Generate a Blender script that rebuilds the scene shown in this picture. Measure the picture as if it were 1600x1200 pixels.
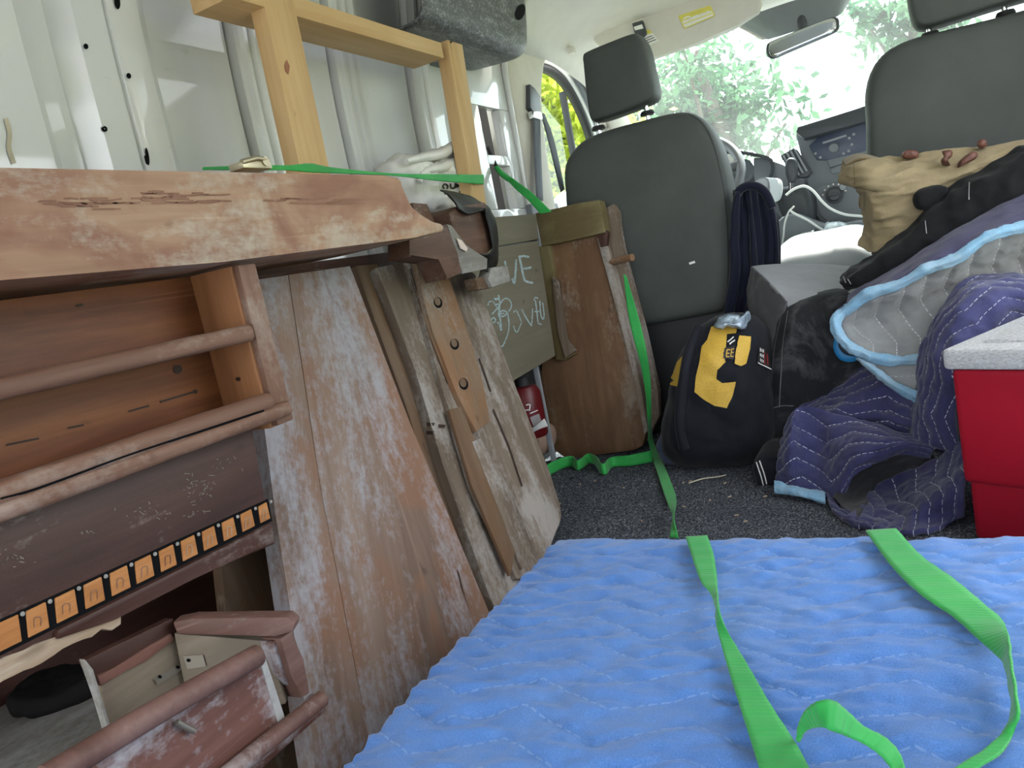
import bpy, bmesh, math, random
import numpy as np
from mathutils import Vector, Matrix
from mathutils.bvhtree import BVHTree

random.seed(7)
for o in list(bpy.data.objects): bpy.data.objects.remove(o)
SC = bpy.context.scene
COL = SC.collection

# ------------------------------------------------------------------ camera
EYE = np.array([0.0, 0.0, 0.62])
FPX = 1200.0
def _unit(v): return v / np.linalg.norm(v)
AY = _unit(np.array([600.0, -307.0, FPX]))
AX = -np.array([-2550.0, 325.0, FPX]); AX = _unit(AX - AY * (AX @ AY))
AZ = -np.cross(AY, AX); AZ = AZ if AZ[1] < 0 else -AZ
CM = np.array([AX, AY, AZ])
cam_d = bpy.data.cameras.new('camera'); cam_d.sensor_width = 36; cam_d.lens = 36 * FPX / 1600
cam_d.clip_start = 0.02; cam_d.clip_end = 200
cam = bpy.data.objects.new('camera', cam_d); COL.objects.link(cam)
r_, u_, b_ = CM @ np.array([1., 0, 0]), CM @ np.array([0, -1., 0]), CM @ np.array([0, 0, -1.])
mw = Matrix.Identity(4)
for i in range(3):
    mw[i][0] = r_[i]; mw[i][1] = u_[i]; mw[i][2] = b_[i]; mw[i][3] = EYE[i]
cam.matrix_world = mw
SC.camera = cam

# ------------------------------------------------------------------ world, sun, exposure
wd = bpy.data.worlds.new('sky'); SC.world = wd; wd.use_nodes = True
wd.node_tree.nodes['Background'].inputs[0].default_value = (0.90, 0.95, 1.0, 1)
wd.node_tree.nodes['Background'].inputs[1].default_value = 2.6
sun_d = bpy.data.lights.new('sun', 'SUN'); sun_d.energy = 9.0; sun_d.angle = 0.009; sun_d.color = (1, 0.95, 0.86)
sun = bpy.data.objects.new('sun', sun_d); COL.objects.link(sun)
sun.rotation_euler = Vector((0.10, 0.60, 0.80)).to_track_quat('Z', 'Y').to_euler()
vs = SC.view_settings
vs.view_transform = 'Standard'; vs.look = 'None'; vs.gamma = 1; vs.use_curve_mapping = False
vs.exposure = 1.1

# ------------------------------------------------------------------ pixel -> place
def ray(px, py): return CM @ np.array([px - 800.0, py - 600.0, FPX])
def onP(p, p0, n):
    r = ray(p[0], p[1]); n = np.array(n, float)
    return EYE + r * (n @ (np.array(p0, float) - EYE)) / (n @ r)
def onX(p, x): return onP(p, (x, 0, 0), (1, 0, 0))
def onY(p, y): return onP(p, (0, y, 0), (0, 1, 0))
def onZ(p, z): return onP(p, (0, 0, z), (0, 0, 1))
def lean_plane(xt, zt, xb, zb):            # a plane parallel to the van's length that leans on the wall
    d = np.array([xt - xb, zt - zb]); n = _unit(np.array([d[1], 0, -d[0]]))
    if n[0] < 0: n = -n
    return np.array([xb, 0, zb]), n
def planeY(y, tilt=0.0, zr=0.0):           # a plane facing the rear through height zr; tilt = dy per dz
    return np.array([0, y, zr]), _unit(np.array([0, -1.0, tilt]))

# ------------------------------------------------------------------ nodes / materials
class NT:
    def __init__(s, name):
        s.m = bpy.data.materials.new(name); s.m.use_nodes = True
        s.t = s.m.node_tree; s.b = s.t.nodes['Principled BSDF']; s.out = s.t.nodes['Material Output']
    def n(s, typ, **kw):
        nd = s.t.nodes.new(typ)
        for k, v in kw.items(): setattr(nd, k, v)
        return nd
    def put(s, sock, v):
        if v is None: return
        if hasattr(v, 'is_output'): s.t.links.new(v, sock)
        elif isinstance(v, (tuple, list)) and len(v) == 3 and sock.type == 'RGBA': sock.default_value = (*v, 1)
        else: sock.default_value = v
    def math(s, op, a, b=None, c=None, clamp=False):
        nd = s.n('ShaderNodeMath', operation=op, use_clamp=clamp)
        for i, v in enumerate((a, b, c)): s.put(nd.inputs[i], v)
        return nd.outputs[0]
    def coord(s, kind='Object', scale=(1, 1, 1), loc=None, rnd=True):
        c = s.n('ShaderNodeTexCoord').outputs[kind]
        if rnd:
            oi = s.n('ShaderNodeObjectInfo'); m = s.math('MULTIPLY', oi.outputs['Random'], 7.0)
            a = s.n('ShaderNodeVectorMath', operation='ADD'); s.put(a.inputs[0], c); s.put(a.inputs[1], m); c = a.outputs[0]
        mp = s.n('ShaderNodeMapping'); s.put(mp.inputs[0], c); mp.inputs['Scale'].default_value = scale
        return mp.outputs[0]
    def noise(s, vec, scale=1, detail=4, rough=0.55, dist=0.0):
        nd = s.n('ShaderNodeTexNoise'); s.put(nd.inputs['Vector'], vec)
        nd.inputs['Scale'].default_value = scale; nd.inputs['Detail'].default_value = detail
        nd.inputs['Roughness'].default_value = rough; nd.inputs['Distortion'].default_value = dist
        return nd.outputs[0]
    def ramp(s, f, stops):
        nd = s.n('ShaderNodeValToRGB'); s.put(nd.inputs[0], f); e = nd.color_ramp.elements
        while len(e) < len(stops): e.new(0.5)
        for x, (p, c) in zip(e, stops):
            x.position = p; x.color = (*c, 1) if not isinstance(c, (int, float)) else (c, c, c, 1)
        return nd.outputs[0]
    def mix(s, f, a, b, blend='MIX'):
        nd = s.n('ShaderNodeMix', data_type='RGBA', blend_type=blend)
        s.put(nd.inputs[0], f); s.put(nd.inputs[6], a); s.put(nd.inputs[7], b)
        return nd.outputs[2]
    def bump(s, h, st=0.3, dist=0.002, base=None):
        nd = s.n('ShaderNodeBump'); nd.inputs['Strength'].default_value = st; nd.inputs['Distance'].default_value = dist
        s.put(nd.inputs['Height'], h); s.put(nd.inputs['Normal'], base)
        return nd.outputs[0]
    def fin(s, col=None, rough=None, nrm=None, metal=None, spec=None, **kw):
        s.put(s.b.inputs['Base Color'], col); s.put(s.b.inputs['Roughness'], rough)
        s.put(s.b.inputs['Normal'], nrm); s.put(s.b.inputs['Metallic'], metal)
        s.put(s.b.inputs['Specular IOR Level'], spec)
        for k, v in kw.items(): s.put(s.b.inputs[k.replace('_', ' ')], v)
        return s.m

def wood(name, dark, mid, light, dust=None, dust_amt=0.0, rough=0.6, gs=1.0, wear=0.0, wear_col=None, patch=3.0, blotch=None):
    N = NT(name)
    big = N.noise(N.coord(scale=(1.2 * gs, 9 * gs, 9 * gs)), 1.6, 5, 0.6, 0.35)
    fine = N.noise(N.coord(scale=(5 * gs, 110 * gs, 110 * gs)), 1.0, 5, 0.65)
    f = N.math('ADD', N.math('MULTIPLY', big, 0.72), N.math('MULTIPLY', fine, 0.28))
    col = N.ramp(f, [(0.32, dark), (0.5, mid), (0.68, light)])
    if blotch:
        bm_ = N.ramp(N.noise(N.coord(scale=(2.2, 3.4, 3.4)), 2.4, 4, 0.6, 0.5), [(0.46, 0.0), (0.60, 1.0)])
        col = N.mix(N.math('MULTIPLY', bm_, 0.75), col, blotch)
    dots = N.ramp(N.noise(N.coord(scale=(16, 26, 26)), 1.0, 2, 0.5), [(0.22, 1.0), (0.30, 0.0)])
    col = N.mix(N.math('MULTIPLY', dots, 0.45), col, tuple(c * 0.35 for c in dark))
    if dust_amt > 0:
        p = N.noise(N.coord(scale=(0.7, 1.6, 1.6)), patch, 3, 0.55, 0.3)
        q = N.noise(N.coord(scale=(9, 30, 30)), 2.2, 6, 0.75)
        s_ = N.noise(N.coord(scale=(60, 60, 60)), 1.6, 3, 0.6)
        d = N.math('ADD', N.math('ADD', N.math('MULTIPLY', p, 1.15), N.math('MULTIPLY', q, 0.55)), N.math('MULTIPLY', s_, 0.3))
        lo = 1.32 - dust_amt * 0.55
        mk = N.n('ShaderNodeMapRange'); N.put(mk.inputs[0], d); mk.inputs[1].default_value = lo; mk.inputs[2].default_value = lo + 0.20
        col = N.mix(N.math('MULTIPLY', mk.outputs[0], 0.82), col, dust)
    sc = N.ramp(N.noise(N.coord(scale=(2.5, 70, 70)), 1.3, 2, 0.4), [(0.70, 0.0), (0.76, 1.0)])
    col = N.mix(N.math('MULTIPLY', sc, 0.28), col, tuple(min(1, c * 1.6 + 0.08) for c in light))
    nr = N.bump(f, 0.55, 0.0016)
    nr = N.bump(N.noise(N.coord(scale=(40, 60, 60)), 2, 4, 0.7), 0.25, 0.001, nr)
    return N.fin(col, rough, nr, spec=0.35)

def fabric(name, c1, c2, scale=900, rough=0.9, big=6.0, dust=None, dust_lo=0.55, bump=0.25, sheen=0.15, coordk='Object', spec=0.2):
    N = NT(name)
    a = N.noise(N.coord(coordk), big, 5, 0.6)
    f = N.noise(N.coord(coordk), scale, 2, 0.6)
    col = N.mix(N.ramp(a, [(0.35, 0.0), (0.68, 1.0)]), c1, c2)
    col = N.mix(0.35, col, N.ramp(f, [(0.3, tuple(x * 0.5 for x in c1)), (0.7, tuple(min(1, x * 1.5) for x in c2))]))
    if dust:
        k = N.ramp(N.noise(N.coord(coordk), 7, 6, 0.65, 0.6), [(dust_lo, 0.0), (dust_lo + 0.22, 1.0)])
        col = N.mix(N.math('MULTIPLY', k, 0.6), col, dust)
    nr = N.bump(f, bump, 0.0012)
    nr = N.bump(N.noise(N.coord(coordk), 28, 4, 0.6), 0.25, 0.006, nr)
    return N.fin(col, rough, nr, spec=spec, Sheen_Weight=sheen)

def plain(name, col, rough=0.5, metal=0.0, spec=0.5, var=0.12, scale=14, bump=0.0, bs=400, coat=0.0):
    N = NT(name)
    a = N.noise(N.coord(), scale, 4, 0.6)
    c = N.ramp(a, [(0.3, tuple(x * (1 - var) for x in col)), (0.7, tuple(min(1, x * (1 + var)) for x in col))])
    nr = N.bump(N.noise(N.coord(), bs, 3, 0.6), bump, 0.001) if bump else None
    return N.fin(c, rough, nr, metal, spec, Coat_Weight=coat)

def quilt(name, c1, c2, stitch, spacing=0.052, amp=0.03, per=0.11, fade=None, sw=0.05, stv=0.85, dash=70, patchy=0.0):
    """fabric with rows of zigzag stitching; UV is in metres and the rows are real grooves in the mesh"""
    N = NT(name)
    uv = N.n('ShaderNodeTexCoord').outputs['UV']; sp = N.n('ShaderNodeSeparateXYZ'); N.put(sp.inputs[0], uv)
    u, v = sp.outputs[0], sp.outputs[1]
    tri = N.math('PINGPONG', N.math('DIVIDE', u, per), 1.0)
    t = N.math('DIVIDE', N.math('ADD', v, N.math('MULTIPLY', tri, amp)), spacing)
    d = N.math('ABSOLUTE', N.math('SUBTRACT', N.math('FRACT', t), 0.5))
    line = N.math('GREATER_THAN', N.math('MULTIPLY', d, 2.0), 1.0 - sw)
    dsh = N.math('GREATER_THAN', N.math('FRACT', N.math('MULTIPLY', u, dash)), 0.32)
    gone = N.ramp(N.noise(N.coord('UV', rnd=False), 5, 3, 0.6), [(0.36, 0.15), (0.52, 1.0)])
    mk = N.math('MULTIPLY', N.math('MULTIPLY', line, dsh), N.math('MULTIPLY', gone, stv))
    a = N.noise(N.coord('UV', rnd=False), 4, 5, 0.6)
    col = N.mix(N.ramp(a, [(0.34, 0.0), (0.66, 1.0)]), c1, c2)
    if fade: col = N.mix(N.ramp(N.noise(N.coord('UV', (1, 1, 1), rnd=False), 7, 6, 0.7, 0.4), [(0.50, 0.0), (0.72, 0.75)]), col, fade)
    f = N.noise(N.coord('UV', rnd=False), 620, 2, 0.6)
    col = N.mix(0.30, col, N.ramp(f, [(0.3, tuple(x * 0.55 for x in c1)), (0.7, tuple(min(1, x * 1.45) for x in c2))]))
    fz = N.noise(N.coord('UV', rnd=False), 120, 5, 0.7)
    col = N.mix(N.math('MULTIPLY', N.ramp(fz, [(0.55, 0.0), (0.75, 1.0)]), 0.25 + patchy), col, tuple(min(1, x * 1.35 + 0.03) for x in c2))
    col = N.mix(mk, col, stitch)
    nr = N.bump(fz, 0.35, 0.002); nr = N.bump(f, 0.25, 0.0012, nr)
    return N.fin(col, 0.92, nr, spec=0.15, Sheen_Weight=0.25)

# ------------------------------------------------------------------ objects
WM = {}
def link(name, mesh, mat, parent=None, world=None, smooth=None):
    o = bpy.data.objects.new(name, mesh); COL.objects.link(o)
    if mesh is not None and mat is not None and not mesh.materials:
        for m_ in (mat if isinstance(mat, (list, tuple)) else [mat]): mesh.materials.append(m_)
    w = world or Matrix.Identity(4)
    if parent is not None:
        o.parent = parent; o.matrix_parent_inverse = WM[parent.name].inverted()
    o.matrix_basis = w; WM[o.name] = w.copy()
    if smooth is not None and mesh is not None:
        if smooth: mesh.shade_smooth()
    return o
def tag(o, label=None, cat=None, group=None, kind=None):
    if label: o['label'] = label
    if cat: o['category'] = cat
    if group: o['group'] = group
    if kind: o['kind'] = kind
    return o
def thing(name, label, cat, loc=(0, 0, 0), group=None, kind=None):
    o = bpy.data.objects.new(name, None); COL.objects.link(o); o.empty_display_size = 0.05
    w = Matrix.Translation(Vector([float(x) for x in loc])); o.matrix_basis = w; WM[o.name] = w
    return tag(o, label, cat, group, kind)
def mesh_of(name, V, F):
    me = bpy.data.meshes.new(name); me.from_pydata([tuple(map(float, v)) for v in V], [], [tuple(f) for f in F]); me.update()
    return me
def from_bm(name, bm):
    bmesh.ops.recalc_face_normals(bm, faces=bm.faces)
    me = bpy.data.meshes.new(name); bm.to_mesh(me); bm.free(); return me
def auto_smooth(me, ang=0.6):
    me.shade_smooth()
    try: me.set_sharp_from_angle(angle=ang)
    except Exception: pass
    return me

def frame(e1, n):
    n = _unit(np.array(n, float)); e1 = np.array(e1, float); e1 = _unit(e1 - n * (e1 @ n)); e2 = np.cross(n, e1)
    return e1, e2, n
def mat4(o, e1, e2, n):
    m = Matrix.Identity(4)
    for i in range(3): m[i][0] = e1[i]; m[i][1] = e2[i]; m[i][2] = n[i]; m[i][3] = o[i]
    return m
def slab(name, pts, n, thick, mat, parent=None, grain=(0, 1, 0), bevel=0.003, seg=2, holes=None):
    """a board: outline pts (3-D, on its face), its face looks along n and it is thick behind that"""
    pts = [np.array(p, float) for p in pts]
    e1, e2, n = frame(grain, n); o = sum(pts) / len(pts)
    q = [((p - o) @ e1, (p - o) @ e2) for p in pts]
    ar = sum(q[i][0] * q[(i + 1) % len(q)][1] - q[(i + 1) % len(q)][0] * q[i][1] for i in range(len(q)))
    if ar < 0: q = q[::-1]
    bm = bmesh.new()
    top = [bm.verts.new((a, b, 0)) for a, b in q]; bot = [bm.verts.new((a, b, -thick)) for a, b in q]
    bm.faces.new(top); bm.faces.new(bot[::-1])
    k = len(q)
    for i in range(k): bm.faces.new((top[i], bot[i], bot[(i + 1) % k], top[(i + 1) % k]))
    if bevel: bmesh.ops.bevel(bm, geom=list(bm.edges), offset=bevel, segments=seg, affect='EDGES', profile=0.6, clamp_overlap=True)
    me = auto_smooth(from_bm(name, bm), 0.5)
    return link(name, me, mat, parent, mat4(o, e1, e2, n))
def pslab(name, pix, plane, thick, mat, parent=None, grain=(0, 1, 0), **kw):
    return slab(name, [onP(p, *plane) for p in pix], plane[1], thick, mat, parent, grain, **kw)
def box(name, lo, hi, mat, parent=None, bevel=0.004, seg=2, rotz=0.0, grain='x', taper=None, rot=None, pivot=None):
    lo = np.array(lo, float); hi = np.array(hi, float); c = (lo + hi) / 2; h = (hi - lo) / 2
    bm = bmesh.new(); bmesh.ops.create_cube(bm, size=2)
    w = Matrix.Translation(Vector(c)); R = Matrix.Identity(4)
    if grain == 'y': R = Matrix.Rotation(math.pi / 2, 4, 'Z'); h = h[[1, 0, 2]]
    if grain == 'z': R = Matrix.Rotation(-math.pi / 2, 4, 'Y'); h = h[[2, 1, 0]]
    for v in bm.verts: v.co = Vector((v.co.x * h[0], v.co.y * h[1], v.co.z * h[2]))
    if taper:
        for v in bm.verts:
            if v.co.z < 0: v.co.x *= taper; v.co.y *= taper
    if bevel: bmesh.ops.bevel(bm, geom=list(bm.edges), offset=bevel, segments=seg, affect='EDGES', profile=0.6, clamp_overlap=True)
    w = w @ Matrix.Rotation(rotz, 4, 'Z') @ (rot or Matrix.Identity(4)) @ R
    return link(name, auto_smooth(from_bm(name, bm), 0.5), mat, parent, w)

def crv(pts, n, closed=False):
    """Catmull-Rom through pts, n samples evenly by length"""
    P = np.array(pts, float); k = len(P)
    if k == 2 and not closed: t = np.linspace(0, 1, n)[:, None]; return P[0] * (1 - t) + P[1] * t
    Q = np.vstack([P[-1], P, P[0], P[1]]) if closed else np.vstack([2 * P[0] - P[1], P, 2 * P[-1] - P[-2]])
    out = []
    m = k if closed else k - 1
    for i in range(m):
        a, b, c, d = Q[i], Q[i + 1], Q[i + 2], Q[i + 3]
        for t in np.linspace(0, 1, 14, endpoint=False):
            out.append(0.5 * (2 * b + (c - a) * t + (2 * a - 5 * b + 4 * c - d) * t * t + (-a + 3 * b - 3 * c + d) * t ** 3))
    out.append(P[0] if closed else P[-1]); out = np.array(out)
    L = np.concatenate([[0], np.cumsum(np.linalg.norm(np.diff(out, axis=0), axis=1))])
    s = np.linspace(0, L[-1], n + 1 if closed else n)
    if closed: s = s[:-1]
    return np.stack([np.interp(s, L, out[:, j]) for j in range(out.shape[1])], 1)

_rng = np.random.RandomState(3); _LAT = _rng.rand(64, 64, 64)
def vnoise(P, scale=1.0, seed=0.0):
    q = np.asarray(P, float) * scale + seed * 13.37 + 100; i = np.floor(q).astype(int); f = q - i; f = f * f * (3 - 2 * f); i &= 63; j = (i + 1) & 63
    g = lambda a, b, c: _LAT[a, b, c]
    x0 = g(i[..., 0], i[..., 1], i[..., 2]) * (1 - f[..., 0]) + g(j[..., 0], i[..., 1], i[..., 2]) * f[..., 0]
    x1 = g(i[..., 0], j[..., 1], i[..., 2]) * (1 - f[..., 0]) + g(j[..., 0], j[..., 1], i[..., 2]) * f[..., 0]
    x2 = g(i[..., 0], i[..., 1], j[..., 2]) * (1 - f[..., 0]) + g(j[..., 0], i[..., 1], j[..., 2]) * f[..., 0]
    x3 = g(i[..., 0], j[..., 1], j[..., 2]) * (1 - f[..., 0]) + g(j[..., 0], j[..., 1], j[..., 2]) * f[..., 0]
    y0 = x0 * (1 - f[..., 1]) + x1 * f[..., 1]; y1 = x2 * (1 - f[..., 1]) + x3 * f[..., 1]
    return y0 * (1 - f[..., 2]) + y1 * f[..., 2] - 0.5
def fbm(P, scale, seed=0, octs=3):
    return sum(vnoise(P, scale * 2 ** k, seed + k) / 2 ** k for k in range(octs))

def sheet(name, G, mat, parent=None, thick=0.006, disp=None, face_cam=True, smooth=True):
    """cloth or panel from a grid of points G[nv][nu][3], given a thickness; UV in metres"""
    G = np.array(G, float); nv, nu = G.shape[:2]
    du = np.gradient(G, axis=1); dv = np.gradient(G, axis=0); Nn = np.cross(du, dv)
    Nn /= (np.linalg.norm(Nn, axis=2, keepdims=True) + 1e-12)
    if face_cam:
        if np.mean(np.sum(Nn * (EYE - G), axis=2)) < 0: Nn = -Nn
    su = np.concatenate([np.zeros((nv, 1)), np.cumsum(np.linalg.norm(np.diff(G, axis=1), axis=2), axis=1)], 1)
    sv = np.concatenate([np.zeros((1, nu)), np.cumsum(np.linalg.norm(np.diff(G, axis=0), axis=2), axis=0)], 0)
    su = np.mean(su, axis=0)[None, :].repeat(nv, 0); sv = np.mean(sv, axis=1)[:, None].repeat(nu, 1)
    if disp is not None: G = G + Nn * disp(su, sv, G)[..., None]
    B = G - Nn * thick
    V = np.concatenate([G.reshape(-1, 3), B.reshape(-1, 3)]); k = nv * nu
    F = []
    idx = np.arange(k).reshape(nv, nu)
    for a in range(nv - 1):
        for b in range(nu - 1):
            F.append((idx[a, b], idx[a, b + 1], idx[a + 1, b + 1], idx[a + 1, b]))
    F2 = [tuple(x + k for x in f[::-1]) for f in F]
    rim = [idx[0, b] for b in range(nu)] + [idx[a, nu - 1] for a in range(1, nv)] + [idx[nv - 1, b] for b in range(nu - 2, -1, -1)] + [idx[a, 0] for a in range(nv - 2, 0, -1)]
    R = [(rim[i], rim[i] + k, rim[(i + 1) % len(rim)] + k, rim[(i + 1) % len(rim)]) for i in range(len(rim))]
    me = mesh_of(name, V, F + F2 + R)
    bm = bmesh.new(); bm.from_mesh(me); bmesh.ops.recalc_face_normals(bm, faces=bm.faces); bm.to_mesh(me); bm.free()
    uvl = me.uv_layers.new(name='UVMap')
    uvs = np.stack([np.tile(su.reshape(-1), 2), np.tile(sv.reshape(-1), 2)], 1)
    li = np.zeros(len(me.loops), int); me.loops.foreach_get('vertex_index', li)
    uvl.data.foreach_set('uv', uvs[li].astype(np.float32).ravel())
    if smooth: me.shade_smooth()
    return link(name, me, mat, parent)
def loft(curves, nu=60, nv=30, closed_v=False):
    C = np.array([crv(c, nu) for c in curves])
    if len(C) == 2:
        t = np.linspace(0, 1, nv)[:, None, None]; return C[0] * (1 - t) + C[1] * t
    return np.stack([crv(C[:, j], nv, closed_v) for j in range(nu)], 1)
def D(*a):                                     # (px, py, y) triples -> points
    return [onY(p[:2], p[2]) for p in a]
def tube(name, pts, r, mat, parent=None, seg=10, n=None, taper=None, closed=False, caps=True):
    P = np.array(pts, float)
    if n: P = crv(P, n, closed)
    m = len(P); T = np.gradient(P, axis=0) if not closed else np.roll(P, -1, 0) - np.roll(P, 1, 0)
    T /= np.linalg.norm(T, axis=1, keepdims=True) + 1e-12
    a = np.array([0, 0, 1.0]) if abs(T[0][2]) < 0.9 else np.array([1.0, 0, 0])
    V = []; u = _unit(np.cross(T[0], a))
    for i in range(m):
        u = _unit(u - T[i] * (u @ T[i])); w = np.cross(T[i], u)
        rr = r if taper is None else r * np.interp(i / (m - 1), np.linspace(0, 1, len(taper)), taper)
        for s in range(seg):
            an = 2 * math.pi * s / seg; V.append(P[i] + (u * math.cos(an) + w * math.sin(an)) * rr)
    F = []
    for i in range(m if closed else m - 1):
        for s in range(seg):
            j = (i + 1) % m; F.append((i * seg + s, i * seg + (s + 1) % seg, j * seg + (s + 1) % seg, j * seg + s))
    if not closed and caps: F.append(tuple(range(seg))[::-1]); F.append(tuple((m - 1) * seg + s for s in range(seg)))
    me = mesh_of(name, V, F); auto_smooth(me, 0.9)
    return link(name, me, mat, parent)
def inflate(name, outline, depth_dir, prof, mat, parent=None, n=64, closed=True, disp=None, shrink_c=None):
    """a cushion-like solid: a closed outline (3-D) swept along depth_dir, scaled about its centre by prof = [(scale, depth)]"""
    P = crv(outline, n, True); c = P.mean(0) if shrink_c is None else np.array(shrink_c, float)
    d = _unit(np.array(depth_dir, float)); V = []; F = []
    prof = crv([(a, b, 0) for a, b in prof], 4 * len(prof))[:, :2] if len(prof) > 2 else prof
    pr = [(1e-3, prof[0][1])] + [(prof[0][0] * k, prof[0][1]) for k in (0.35, 0.7)] + [tuple(x) for x in prof] + [(prof[-1][0] * k, prof[-1][1]) for k in (0.7, 0.35)] + [(1e-3, prof[-1][1])]
    for s, dp in pr:
        for p in P: V.append(c + (p - c) * s + d * dp)
    for k in range(len(pr) - 1):
        for i in range(n): j = (i + 1) % n; F.append((k * n + i, k * n + j, (k + 1) * n + j, (k + 1) * n + i))
    V = np.array(V)
    if disp is not None:
        me = mesh_of(name, V, F); nn = np.zeros(len(V) * 3); me.vertices.foreach_get('normal', nn)
        bpy.data.meshes.remove(me); nn = nn.reshape(-1, 3)
        ok = np.array([pr[i // n][0] > 0.01 for i in range(len(V))])
        dd = disp(V); V = V + nn * (dd * 1.0)[:, None]
    me = mesh_of(name, V, F)
    bm = bmesh.new(); bm.from_mesh(me); bmesh.ops.remove_doubles(bm, verts=bm.verts, dist=1e-4); bmesh.ops.recalc_face_normals(bm, faces=bm.faces); bm.to_mesh(me); bm.free()
    me.shade_smooth()
    return link(name, me, mat, parent)

def bvh_of(objs):
    V, F = [], []
    for o in (objs if isinstance(objs, (list, tuple)) else [objs]):
        w = WM[o.name]; k = len(V); V += [w @ v.co for v in o.data.vertices]; F += [[i + k for i in p.vertices] for p in o.data.polygons]
    return BVHTree.FromPolygons(V, F)
def hit(bv, p, off=0.0):
    r = Vector(_unit(ray(*p))); loc, nr, i, d = bv.ray_cast(Vector(EYE), r)
    if loc is None: return None
    if nr.dot(r) > 0: nr = -nr
    return np.array(loc + nr * off)
def hits(bv, pts, off=0.0): return [h for h in (hit(bv, p, off) for p in pts) if h is not None]
def stroke(name, lines, wpx, mat, parent, bv, off=0.0012, step=2.0):
    """paint, chalk or thread laid on a surface along drawn lines"""
    V, F = [], []
    for ln in lines:
        L = np.array(ln, float); n = max(3, int(np.sum(np.linalg.norm(np.diff(L, axis=0), axis=1)) / step))
        C = crv(L, n); T = np.gradient(C, axis=0); T /= np.linalg.norm(T, axis=1, keepdims=True) + 1e-9
        Nn = np.stack([-T[:, 1], T[:, 0]], 1) * wpx / 2; prev = None
        for c, m in zip(C, Nn):
            a, b = hit(bv, c + m, off), hit(bv, c - m, off)
            if a is None or b is None: prev = None; continue
            V += [a, b]; i = len(V) - 2
            if prev is not None: F.append((prev, prev + 1, i + 1, i))
            prev = i
    if not F: print('empty stroke', name); return None
    me = mesh_of(name, V, F); me.shade_smooth(); return link(name, me, mat, parent)
def patch(name, outline, mat, parent, bv, off=0.002, step=5.0, smooth=False, thick=0.0):
    """a flat piece (label, fabric patch) that follows the surface it is fixed on"""
    O = np.array(outline, float)
    n = max(len(O), int(np.sum(np.linalg.norm(np.diff(np.vstack([O, O[:1]]), axis=0), axis=1)) / step))
    if smooth: O = crv(O, n, True)
    else:
        Q = np.vstack([O, O[:1]]); L = np.concatenate([[0], np.cumsum(np.linalg.norm(np.diff(Q, axis=0), axis=1))])
        s = np.unique(np.concatenate([L[:-1], np.linspace(0, L[-1], n, endpoint=False)])); O = np.stack([np.interp(s, L, Q[:, j]) for j in (0, 1)], 1)
    bm = bmesh.new(); vs_ = [bm.verts.new((x, y, 0)) for x, y in O]; bm.faces.new(vs_); bm.normal_update()
    bmesh.ops.triangulate(bm, faces=bm.faces[:])
    for _ in range(3):
        es = [e for e in bm.edges if e.calc_length() > step * 2]
        if not es: break
        bmesh.ops.subdivide_edges(bm, edges=es, cuts=1); bmesh.ops.triangulate(bm, faces=bm.faces[:])
    bad = []
    for v in bm.verts:
        h = hit(bv, (v.co.x, v.co.y), off)
        if h is None: bad.append(v)
        else: v.co = Vector(h)
    if bad: bmesh.ops.delete(bm, geom=bad, context='VERTS')
    if thick:
        bmesh.ops.recalc_face_normals(bm, faces=bm.faces); bmesh.ops.solidify(bm, geom=bm.faces[:], thickness=thick)
    me = from_bm(name, bm); me.shade_smooth()
    return link(name, me, mat, parent)
def lathe(name, prof, mat, parent=None, loc=(0, 0, 0), axis=(0, 0, 1), seg=24):
    V, F = [], []
    for r, z in prof:
        for s in range(seg): a = 2 * math.pi * s / seg; V.append((r * math.cos(a), r * math.sin(a), z))
    for k in range(len(prof) - 1):
        for s in range(seg): t = (s + 1) % seg; F.append((k * seg + s, k * seg + t, (k + 1) * seg + t, (k + 1) * seg + s))
    F.append(tuple(range(seg))[::-1]); F.append(tuple((len(prof) - 1) * seg + s for s in range(seg)))
    me = mesh_of(name, V, F); auto_smooth(me, 0.6)
    q = Vector((0, 0, 1)).rotation_difference(Vector(axis)).to_matrix().to_4x4()
    return link(name, me, mat, parent, Matrix.Translation(Vector([float(x) for x in loc])) @ q)
def groove(spacing=0.052, amp=0.03, per=0.11, depth=0.004, w=0.006):
    def f(u, v, G):
        tri = np.abs(((u / per) % 2) - 1); tri = 1 - tri
        t = (v + tri * amp) / spacing; d = np.abs((t % 1.0) - 0.5); d = (0.5 - d) * spacing
        return -depth * np.exp(-(d / w) ** 2)
    return f
# ================================================================== materials of the van
def paint_mat(name, col, rough=0.3):
    N = NT(name)
    a = N.noise(N.coord(scale=(2, 2, 0.7)), 3, 5, 0.6)
    c = N.ramp(a, [(0.3, tuple(x * 0.93 for x in col)), (0.7, col)])
    scuff = N.ramp(N.noise(N.coord(scale=(3, 14, 60)), 1.4, 2, 0.4), [(0.72, 0.0), (0.78, 1.0)])
    c = N.mix(N.math('MULTIPLY', scuff, 0.25), c, (0.45, 0.42, 0.38))
    nr = N.bump(N.noise(N.coord(scale=(3, 3, 1)), 3, 1, 0.5), 0.12, 0.01)
    return N.fin(c, rough, nr, spec=0.5, Coat_Weight=1.0, Coat_Roughness=0.04)
M_PAINT = paint_mat('white_van_paint', (0.67, 0.67, 0.66))
M_BLACK = plain('black_void', (0.006, 0.006, 0.007), 0.9, spec=0.1)
M_RUBBER = plain('black_rubber', (0.018, 0.018, 0.02), 0.6)
M_BEIGE = plain('beige_trim_plastic', (0.62, 0.58, 0.51), 0.75, spec=0.25, var=0.05, bump=0.1)
M_HEADL = plain('grey_headliner_cloth', (0.70, 0.67, 0.62), 0.95, spec=0.1, var=0.04, bump=0.15, bs=700)
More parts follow.
